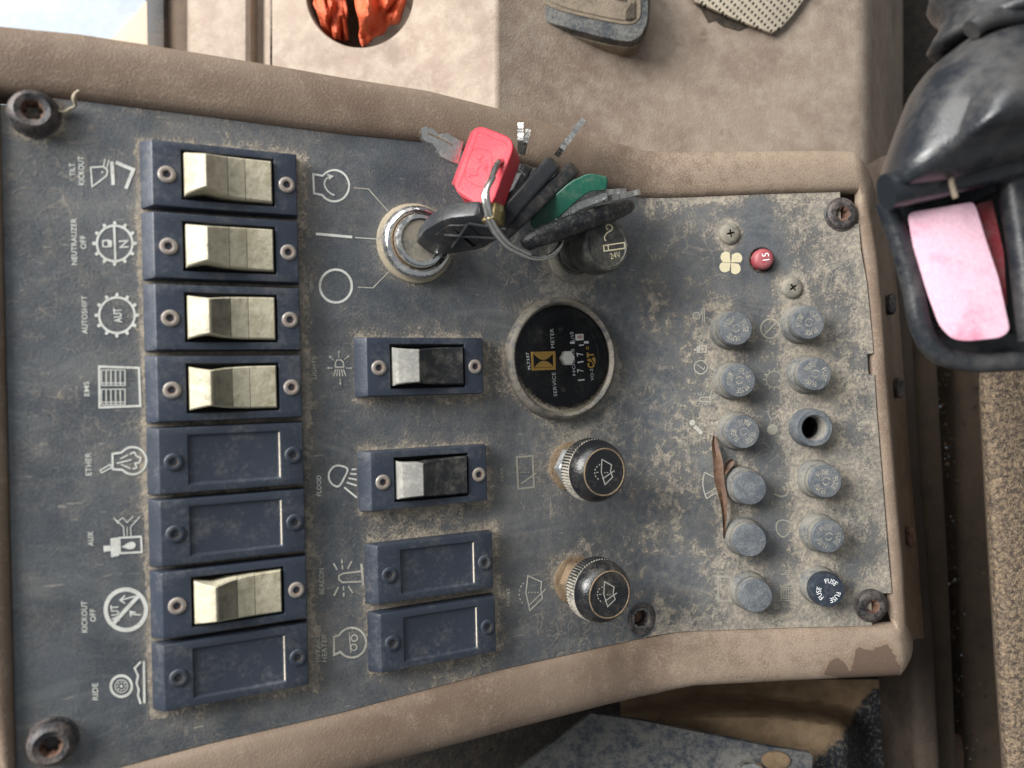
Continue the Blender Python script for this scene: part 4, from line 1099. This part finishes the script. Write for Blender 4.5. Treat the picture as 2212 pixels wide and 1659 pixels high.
bent_key('green_key', 'dark green plastic headed key with bent outline', [(1800, 680, 22), (1640, 665, 26), (1500, 740, 30), (1290, 930, 32), (1075, 1120, 30)], [.0050, .0066, .0070, .0072, .0056], .012, 'key_green', [((1800, 760, 16), (1990, 745, 14), .002, .006)])
bent_key('nickel_key', 'bare nickel key lying beneath the green key', [(1800, 790, 22), (1640, 850, 24), (1490, 910, 26), (1330, 1060, 26)], [.0026, .0030, .0030, .0026], .010, 'nickel', [((1850, 815, 17), (2130, 755, 15), .0022, .006)])
P = [kz(x, y, h) for x, y, h in ((2025, 885, 21), (1850, 950, 24), (1600, 1030, 26), (1350, 1120, 27), (1150, 1190, 27), (1010, 1262, 26))]
e = key_root('black_fob', P[2], 'glossy black speckled elongated fob with rounded ends below the keys', 'fob')
obw('loop', tube('loop', catmull(P, 6), lambda u: .0041 * (math.sin(math.pi * min(1, max(0, .04 + .92 * u))) ** .28), 'fob', 14, flat=.9), e)
# steel split ring
rp = [(790, 470, 30), (700, 650, 36), (640, 780, 38), (660, 930, 38), (690, 1050, 37), (760, 1170, 35), (850, 1270, 33), (960, 1330, 31), (1100, 1385, 29), (1240, 1375, 27), (1340, 1300, 26), (1370, 1180, 24), (1300, 980, 22), (1150, 760, 21), (960, 560, 22)]
pts = catmull([kz(*q) for q in rp], 8, True)
rg = obw('split_ring', tube('split_ring', pts, .00125, 'steel', 10, True), None) if False else None
e = empty('split_ring', Matrix.Translation(pts[0])); tag(e, 'bright steel split ring threading the red key and the charcoal key', 'key ring')
obw('outer_coil', tube('outer_coil', pts, .00105, 'steel', 10, True), e)
p2 = [p + Vector((.0010, .0008, .0012)) for p in pts[8:62]]
obw('inner_coil', tube('inner_coil', p2, .00095, 'steel', 10), e)

# ------------------------------------------------------------ dry leaf and crumbs
def leaf(name, pth, wid, mat, lab):
    P = catmull([PW(x, y, h) for x, y, h in pth], 6); v = []; f = []; k = len(P)
    for i, p in enumerate(P):
        u = i / (k - 1); w_ = wid * (math.sin(math.pi * (u ** .8)) + .04); t = (P[min(i + 1, k - 1)] - P[max(0, i - 1)]).normalized(); x = t.cross(Vector((0, 0, 1))).normalized()
        for s in (-1, 0, 1): v.append(p + x * w_ * s * .5 + Vector((0, 0, .0011 * abs(s) + .0006 * math.sin(9 * u))))
    for i in range(k - 1):
        for j in range(2): f.append((i * 3 + j, i * 3 + 3 + j, i * 3 + 4 + j, i * 3 + 1 + j))
    n = len(v); v += [q - Vector((0, 0, .0003)) for q in v]; f += [tuple(reversed([a + n for a in q])) for q in f]
    o = ob(name, mk(name, v, f, mat, 60)); tag(o, lab, 'leaf'); return o
leaf('dry_leaf', [(1541, 940, .0008), (1543, 965, .0018), (1550, 1000, .0034), (1553, 1035, .0042), (1561, 1075, .0045), (1563, 1115, .0034), (1562, 1162, .0008)], .0040, 'leaf', 'long dry brown gum leaf lying against a plain fuse cap')
leaf('dry_leaf', [(1582, 992, .0012), (1572, 1006, .0020), (1560, 1026, .0030)], .0030, 'leaf', 'short curled dry leaf scrap beside the long leaf')

# ------------------------------------------------------------ surroundings
def flat_poly(pts, z): return [W(x, y, z) for x, y in pts]
UP = Vector((0, 0, 1))
# floor
fl = mk('cab_floor', [(-1.5, -1.5, -.24), (1.5, -1.5, -.24), (1.5, 1.5, -.24), (-1.5, 1.5, -.24)], [(0, 1, 2, 3)], 'carpet', 0)
tag(ob('cab_floor', fl), kind='structure')
# beige rear console with cup holder
rear = empty('rear_console', Matrix.Translation(W(1100, 100, -.06))); tag(rear, 'pale beige moulded side console with a round cup holder', 'console')
def rear_mesh():
    v = []; f = []
    def strip(tab, y0=-170, y1=380, n=1):
        b = len(v)
        for x, z in tab: v.append(W(x, y0, z)); v.append(W(x, y1, z))
        for i in range(len(tab) - 1): f.append((b + 2 * i, b + 2 * i + 2, b + 2 * i + 3, b + 2 * i + 1))
    zl, zr = -.098, -.040
    strip([(400, -.24), (406, -.108), (409, -.102), (414, -.100), (530, -.097), (541, -.099), (549, -.105), (556, -.109), (565, -.109), (572, -.105), (580, -.0995), (588, zl)])
    # flat with round opening
    cx, cy, r = 778, -14, 118; zf = lambda x: zl + (zr - zl) * (x - 588) / (1068 - 588)
    n = 64; b = len(v); outr = []
    for k in range(n):
        a = 2 * math.pi * k / n; dx, dy = math.cos(a), math.sin(a)
        t = min([(588 - cx) / dx if dx < -1e-6 else 1e9, (1068 - cx) / dx if dx > 1e-6 else 1e9, (-170 - cy) / dy if dy < -1e-6 else 1e9, (380 - cy) / dy if dy > 1e-6 else 1e9])
        outr.append((cx + dx * t, cy + dy * t))
    rings = [None, (1.0, 0), (.985, -.0006), (.965, -.0022), (.955, -.005), (.945, -.03), (.93, -.055)]
    for k, q in enumerate(rings):
        for j in range(n):
            a = 2 * math.pi * j / n
            if q is None: x, y = outr[j]; v.append(W(x, y, zf(x)))
            else:
                p = W(cx + r * q[0] * math.cos(a), cy + r * q[0] * math.sin(a), zf(cx + r * math.cos(a))); v.append(p + Vector((0, 0, q[1])))
    for k in range(len(rings) - 1):
        for j in range(n): j2 = (j + 1) % n; f.append((b + k * n + j, b + k * n + j2, b + (k + 1) * n + j2, b + (k + 1) * n + j))
    f.append(tuple(b + (len(rings) - 1) * n + j for j in range(n)))
    # corner fills of the rectangle
    for X, Y in ((588, -170), (1068, -170), (1068, 380), (588, 380)):
        best = sorted(range(n), key=lambda j: (outr[j][0] - X) ** 2 + (outr[j][1] - Y) ** 2)[:2]
        i = len(v); v.append(W(X, Y, zf(X))); f.append((i, b + best[0], b + best[1]))
    strip([(1068, zr), (1074, -.0398), (1080, -.0406), (1100, -.0440), (1300, -.0650), (1500, -.0800), (1700, -.0920), (1845, -.098), (1862, -.0995), (1874, -.103), (1884, -.110), (1950, -.24)])
    me = mk('shell', v, f, 'rear', 40); bm = bmesh.new(); bm.from_mesh(me); bmesh.ops.remove_doubles(bm, verts=bm.verts, dist=1e-5); bm.to_mesh(me); bm.free(); fix(me, 40); return me
obw('shell', rear_mesh(), rear)
def zrear(x): return interp([(588, -.098), (1068, -.040), (1100, -.0440), (1300, -.0650), (1500, -.0800), (1700, -.0920), (1845, -.098)], x)
# orange cloth in the cup holder
def cloth(name, quad, zb, lab, seed, amp):
    amp *= .7; v = []; f = []; n = 22
    for i in range(n + 1):
        for j in range(n + 1):
            a, b = i / n, j / n
            q = [quad[k][0] * (1 - a) * (1 - b) * (k == 0) + quad[k][0] * a * (1 - b) * (k == 1) + quad[k][0] * a * b * (k == 2) + quad[k][0] * (1 - a) * b * (k == 3) for k in range(4)]
            r_ = [quad[k][1] * (1 - a) * (1 - b) * (k == 0) + quad[k][1] * a * (1 - b) * (k == 1) + quad[k][1] * a * b * (k == 2) + quad[k][1] * (1 - a) * b * (k == 3) for k in range(4)]
            x, y = sum(q), sum(r_)
            z = zb + amp * (math.sin(math.pi * a) * .25) + amp * 2.0 * abs(mnoise.noise(Vector((a * 2.6 + b * 1.5 + seed, b * 2.4 - a, seed)))) + .003 * mnoise.noise(Vector((a * 9, b * 9, seed)))
            z -= .016 * max(0, b - .72) / .28
            p = W(x, y, z); p += Vector((.0016 * mnoise.noise(Vector((a * 5, b * 5, seed + 3))), .0016 * mnoise.noise(Vector((a * 5, b * 5, seed + 9))), 0)); v.append(p)
    for i in range(n):
        for j in range(n): f.append((i * (n + 1) + j, (i + 1) * (n + 1) + j, (i + 1) * (n + 1) + j + 1, i * (n + 1) + j + 1))
    o = ob(name, mk(name, v, f, 'orange', 60)); md = o.modifiers.new('thickness', 'SOLIDIFY'); md.thickness = .0012
    tag(o, lab, 'cloth', 'orange cloth in the cup holder'); return o
cloth('orange_cloth', [(738, -120), (912, -120), (868, 42), (786, 100)], -.080, 'large crumpled orange rubbery cloth stuffed in the cup holder', 2.0, .014)
cloth('orange_cloth', [(652, -110), (731, -110), (757, 88), (700, 84)], -.088, 'narrow folded orange cloth end beside the larger orange cloth', 5.3, .012)
# rubber rimmed plate
e = empty('rubber_rimmed_plate', Matrix.Translation(W(1260, 40, -.05))); tag(e, 'black rubber rimmed plate with dusty brown inset on beige console', 'plate')
def zo(pts, z): return [W(*zp('o', q), z) for q in pts]
zt = -.052
fl_ = zo([(1270, -160), (1300, 60), (1370, 130), (1560, 200), (1760, 250), (1900, 272), (1960, 245), (2010, 150), (2020, -160)], zt - .006)
obw('base_flange', prism('base_flange', roundpoly(fl_, .004), UP, .020, 'inset', .0008), e)
rb_ = zo([(1285, -160), (1320, 55), (1400, 112), (1600, 170), (1780, 215), (1900, 236), (1962, 205), (2003, 120), (2008, -160)], zt)
obw('rim', prism('rim', roundpoly(rb_, .004), UP, .014, 'rubber', .0035, 4), e)
in_ = zo([(1375, -160), (1400, 10), (1500, 55), (1640, 92), (1780, 120), (1880, 138), (1935, 128), (1962, 90), (1962, -160)], zt + .0006)
obw('lip', prism('lip', roundpoly(in_, .003), UP, .004, 'inset', .0005), e)
in2 = zo([(1430, -160), (1440, 0), (1540, 42), (1660, 72), (1780, 98), (1870, 112), (1915, 104), (1932, 80), (1932, -160)], zt + .0012)
obw('inset', prism('inset', roundpoly(in2, .003), UP, .001, 'inset', .0003), e)
bk = zo([(1880, 60), (1905, 20), (1930, 15), (1928, 98), (1900, 110), (1876, 108)], zt + .0016); obw('grit_patch', prism('grit_patch', bk, UP, .0004, 'grit', 0), e)
bk = zo([(1830, -40), (1890, -40), (1880, 8), (1835, -2)], zt + .0016); obw('grit_patch', prism('grit_patch', bk, UP, .0004, 'grit', 0), e)
# perforated strap
pts = [(1440, -90), (1505, 3), (1560, 28), (1620, 53), (1668, 71), (1690, 58), (1713, 33), (1728, 12), (1800, -90)]
e = ob('perforated_cloth', prism('perforated_cloth', [W(x, y, zrear(max(x, 1450)) + .004) for x, y in pts], UP, .0022, 'mesh_cloth', .0006)); tag(e, 'corner of tan perforated cloth on the beige console', 'cloth')
pts = [(1498, 5), (1516, 22), (1530, 48), (1545, 44), (1560, 56), (1595, 66), (1612, 60), (1625, 50), (1560, 20)]
e = ob('dirt_patch', prism('dirt_patch', [W(x, y, zrear(x) + .0005) for x, y in pts], UP, .0006, 'grit', 0)); tag(e, 'dark crumbly dirt beside the tan perforated cloth', 'dirt', kind='stuff')
# door post, sill and bright sill outside
e = empty('door_post', Matrix.Translation(W(360, 40, -.12))); tag(e, 'upright door post strip of black seal and brown trim', 'door post')
obw('seal', prism('seal', flat_poly([(312, -150), (352, -150), (356, 200), (318, 200)], -.125), UP, .11, 'seal', .002), e)
obw('trim', prism('trim', flat_poly([(354, -150), (403, -150), (409, 200), (358, 200)], -.130), UP, .11, 'post', .002), e)
e = ob('door_sill', prism('door_sill', flat_poly([(-300, -300), (312, -300), (318, 250), (-300, 250)], -.14), UP, .02, 'pale', .001)); tag(e, 'pale blue white painted door sill outside the console', 'sill')
e = ob('sill_trim', prism('sill_trim', flat_poly([(212, 140), (214, 98), (245, 78), (290, 30), (335, -20), (335, 140)], -.137), UP, .004, 'pale_tan', .0008)); tag(e, 'pale tan corner trim lying on the white sill', 'trim')
# rails and seat on the operator side
def bar(name, pts, z, th, mat, lab, cat, bevel=.004, parent=None):
    me = prism(name, flat_poly(pts, z), UP, th, mat, bevel, 3)
    if parent: return obw(name, me, parent)
    o = ob(name, me); tag(o, lab, cat); return o
rail = empty('side_rail', Matrix.Translation(W(2030, 900, -.1))); tag(rail, 'dark brown ribbed rail running along the console foot', 'rail')
bar('inner_rib', [(1905, 330), (1958, 330), (1975, 700), (1992, 1000), (2022, 1400), (2045, 1800), (1990, 1800), (1960, 1200)], -.074, .12, 'wall', '', '', .005, rail)
bar('outer_rib', [(1950, 330), (2020, 330), (2030, 800), (2052, 1200), (2078, 1800), (2028, 1800), (2005, 1400), (1985, 1000)], -.098, .10, 'brownledge', '', '', .005, rail)
bar('floor_ledge', [(2062, 300), (2300, 300), (2300, 1900), (2100, 1900), (2080, 1300)], -.135, .06, 'brownledge', 'dusty brown floor ledge beside the seat', 'ledge', .006)
for i, (x, y) in enumerate(((1926, 657), (1943, 838), (1968, 1160))):
    o = ob('rail_clip', lathe('rail_clip', [(.0030, -.004), (.0032, .0004), (.0026, .0012), (.0012, .0015)], 'rust' if i == 2 else 'bolt', 16), None, Matrix.Translation(W(x, y, -.035 if i else -.03)) @ Matrix.Diagonal((.7, 1.6, 1.0, 1)))
    tag(o, ('small dark clip on the frame wall beside the red button end', 'small dark clip on the frame wall beside the notched plate edge', 'rusty clip on the frame wall near the dark fuse cap')[i], 'clip', 'clips on the frame wall')
seat_pts = [(2112, 760), (2120, 900), (2128, 1050), (2140, 1250), (2152, 1450), (2170, 1700), (2180, 1900), (2600, 1900), (2600, 760)]
e = empty('operator_seat', Matrix.Translation(W(2250, 1200, -.05))); tag(e, 'brown speckled cloth seat cushion edge', 'seat')
obw('cushion', prism('cushion', flat_poly(seat_pts, .0), (CAM - W(2112, 1200, 0)).normalized(), .08, 'seat', .010, 4), e)
# loose debris in the groove
def crumbs():
    v = []; f = []; mi = []
    for k in range(170):
        y = random.uniform(760, 1659); x = 2030 + (y - 760) * .052 + random.gauss(0, 11); z = -.133
        if random.random() < .2: x = random.uniform(2070, 2140)
        c = W(x, y, z); r = random.uniform(.0004, .0014) * (1.5 if random.random() < .08 else 1); b = len(v)
        for d in ((1, 0, 0), (0, 1, 0), (-1, 0, 0), (0, -1, 0), (0, 0, .8), (0, 0, -.8)): v.append(c + Vector(d) * r * random.uniform(.5, 1.2))
        m_ = random.choice((0, 0, 0, 0, 0, 0, 1, 1, 1, 2))
        for q in ((0, 1, 4), (1, 2, 4), (2, 3, 4), (3, 0, 4), (1, 0, 5), (2, 1, 5), (3, 2, 5), (0, 3, 5)): f.append(tuple(b + i for i in q)); mi.append(m_)
    return mk('loose_debris', v, f, ['grit', 'leaf', 'pale'], 0, mi)
e = ob('loose_debris', crumbs()); tag(e, 'loose crumbs and grit lying along the groove by the rail', 'debris', kind='stuff')
def wleaf(pth, wid, lab):
    P = catmull([W(*q) for q in pth], 5); v = []; f = []; k = len(P)
    for i, p in enumerate(P):
        u = i / (k - 1); w_ = wid * (math.sin(math.pi * u) + .05); t = (P[min(i + 1, k - 1)] - P[max(0, i - 1)]).normalized(); x = t.cross(UP).normalized()
        for s in (-1, 0, 1): v.append(p + x * w_ * s * .5 + UP * .0015 * abs(s))
    for i in range(k - 1):
        for j in range(2): f.append((i * 3 + j, i * 3 + 3 + j, i * 3 + 4 + j, i * 3 + 1 + j))
    n = len(v); v += [q - UP * .0003 for q in v]; f += [tuple(reversed([a + n for a in q])) for q in f]
    o = ob('dry_leaf', mk('dry_leaf', v, f, 'leaf', 60)); tag(o, lab, 'leaf')
wleaf([(2068, 1580, -.128), (2060, 1625, -.126), (2072, 1690, -.128)], .010, 'broad dry leaf wedged in the groove beside the seat')

# under the console: mat, dusty tray and plate
e = ob('floor_mat', prism('floor_mat', flat_poly([(900, 1440), (1955, 1440), (1968, 1560), (1972, 1900), (300, 1900)], -.115), UP, .02, 'carpet', .004)); tag(e, 'dark brown fuzzy mat under the console edge', 'mat')
def tray():
    v = []; f = []; ba = []; n, m = 60, 40
    for i in range(n + 1):
        for j in range(m + 1):
            x = 1340 + 590 * i / n; y = 1468 + 300 * j / m
            ex = max(0, (x - 1800) / 85); ey = max(0, (1560 - y - 40 * ((x - 1420) / 450) * -1 - 40) / 55); 
            yt = 1496 + 14 * ((x - 1560) / 200) ** 2 * (1 if x > 1560 else .6)
            a = max(0, min(1, (y - yt) / 55)); b_ = max(0, min(1, (1880 - x - max(0, (1600 - y)) * .15) / 60))
            sm = lambda q: q * q * (3 - 2 * q)
            z = -.114 + .040 * sm(a) * sm(b_) + .0012 * mnoise.noise(Vector((x * .02, y * .02, 0)))
            v.append(W(x, y, z)); ba.append(max(0, min(1, (x - 1640) / 190 + (y - 1590) / 160 - .35)) + .25 * max(0, 1 - b_) - .1)
    for i in range(n):
        for j in range(m): f.append((i * (m + 1) + j, (i + 1) * (m + 1) + j, (i + 1) * (m + 1) + j + 1, i * (m + 1) + j + 1))
    me = mk('dusty_tray', v, f, 'tandust', 60); at = me.attributes.new('bare', 'FLOAT', 'POINT'); at.data.foreach_set('value', ba); return me
e = ob('dusty_tray', tray()); tag(e, 'tan dust covered moulded tray under the console corner', 'tray')
e = empty('mounting_plate', Matrix.Translation(W(1500, 1640, -.05))); tag(e, 'scuffed blue-black metal plate under the console', 'plate')
pl = [(1278, 1541), (1392, 1558), (1519, 1584), (1666, 1614), (1750, 1627), (1757, 1636), (1748, 1720), (1730, 1800), (900, 1800), (1060, 1705), (1122, 1659)]
obw('sheet', prism('sheet', flat_poly(pl, -.050), UP, .003, 'plate', .0005), e)
obw('dust_plug', lathe('dust_plug', [(.0072, -.001), (.0070, .0012), (.005, .0018), (.001, .0019)], 'tandust', 32), e).matrix_basis = Matrix.Identity(4)
bpy.data.objects['dust_plug'].matrix_basis = Matrix.Translation(W(1675, 1641, -.050)) @ Matrix.Diagonal((1, .62, 1, 1))
o = obw('bolt_head', screw_mesh('bolt_head', .0085, .004, 'steel', 'rust'), e); o.matrix_basis = Matrix.Translation(W(1618, 1676, -.050))

# ------------------------------------------------------------ control lever head with the pink rocker
lev = empty('control_lever', Matrix.Translation(W(2120, 420, .07))); tag(lev, 'black plastic control lever head with faded pink rocker button', 'lever')
def zl(pts, z): return [W(*zp('l', q), z) for q in pts]
out = [(820, 40), (700, 62), (600, 88), (480, 140), (380, 220), (280, 310), (200, 420), (150, 540), (110, 650), (80, 740), (65, 820), (78, 900), (130, 985), (165, 1080), (200, 1190), (232, 1290), (242, 1380), (272, 1470), (330, 1540), (420, 1588), (560, 1608), (820, 1600)]
obw('back_shell', prism('back_shell', zl(out, .098), (CAM - W(1930, 500, .098)).normalized(), .05, 'lever', .004, 3), lev)
def dome():
    top = [(900, 20), (700, 62), (600, 88), (480, 140), (380, 220), (280, 310), (200, 420), (150, 540), (110, 650), (80, 740), (70, 800), (95, 862), (200, 858), (340, 835), (480, 800), (620, 760), (900, 720)]
    top = [tuple(q)[:2] for q in catmull([(x, y, 0) for x, y in top], 3)]; v = []; f = []; n = len(top)
    cx, cy = 690, 420
    prof = [(1, .100), (.985, .108), (.955, .1145), (.90, .1195), (.80, .1245), (.62, .1285), (.45, .131), (.30, .137), (.15, .140), (.05, .1405)]
    for s, z in prof:
        for x, y in top: v.append(W(*zp('l', (cx + (x - cx) * s, cy + (y - cy) * s)), z))
    for k in range(len(prof) - 1):
        for j in range(n): j2 = (j + 1) % n; f.append((k * n + j, k * n + j2, (k + 1) * n + j2, (k + 1) * n + j))
    f.append(tuple((len(prof) - 1) * n + j for j in range(n)))
    return mk('hood', v, f, 'lever', 40)
obw('hood', dome(), lev)
obw('brow', tube('brow', catmull(zl([(98, 838), (200, 812), (340, 780), (480, 742), (640, 700), (860, 650)], .116), 6), .0052, 'lever', 16), lev)
obw('guard', tube('guard', catmull(zl([(92, 880), (140, 1000), (178, 1120), (218, 1270), (240, 1390), (280, 1490), (360, 1555), (500, 1580), (640, 1575), (860, 1560)], .106), 6), .0030, 'lever', 14), lev)
obw('guard_side', tube('guard_side', catmull(zl([(640, 760), (665, 900), (690, 1050), (715, 1250), (740, 1480)], .112), 5), .0040, 'lever', 12), lev)
pk = [(190, 925), (320, 905), (475, 878), (492, 905), (540, 1060), (590, 1210), (640, 1440), (600, 1472), (450, 1488), (385, 1478), (330, 1420), (275, 1270), (215, 1070)]
pt = zl(pk, .113); 
bt = obw('button', prism('button', roundpoly(pt, .002, 3), (CAM - W(2060, 600, .1)).normalized(), .012, 'pink', .0016, 3), lev)
pit = zl([(500, 880), (660, 800), (740, 1450), (650, 1450)], .100); obw('dark_slot', prism('dark_slot', pit, UP, .004, 'gap', 0), lev)
obw('red_flank', prism('red_flank', zl([(492, 890), (560, 870), (610, 1100), (625, 1330), (600, 1240)], .106), UP, .004, 'button_red', 0), lev)
obw('mould_seam', tube('mould_seam', catmull(zl([(362, 640), (372, 720), (385, 800), (402, 862)], .1225), 4), .0008, 'inset', 8), lev)
obw('boot', tube('boot', catmull(zl([(640, 150), (630, 70), (640, -20), (660, -140)], .105), 5), lambda u: .020 + .002 * math.sin(u * 14), 'lever', 20), lev)
obw('boot_ring', tube('boot_ring', catmull(zl([(470, 130), (520, 95), (610, 70), (700, 62), (860, 66)], .120), 5), .0028, 'lever', 12), lev)

# thread of dry fibre by the corner bolt
o = ob('dry_fibre', tube('dry_fibre', catmull([PW(x, y, h) for x, y, h in ((126, 239, .0008), (140, 243, .0012), (150, 236, .0012), (163, 228, .0022), (160, 212, .0040), (164, 201, .0048), (171, 196, .0050))], 5), lambda u: .0004 + .0003 * math.sin(u * 7) ** 2, 'gaskets', 8)); tag(o, 'pale crooked dry fibre beside a black corner bolt', 'fibre')
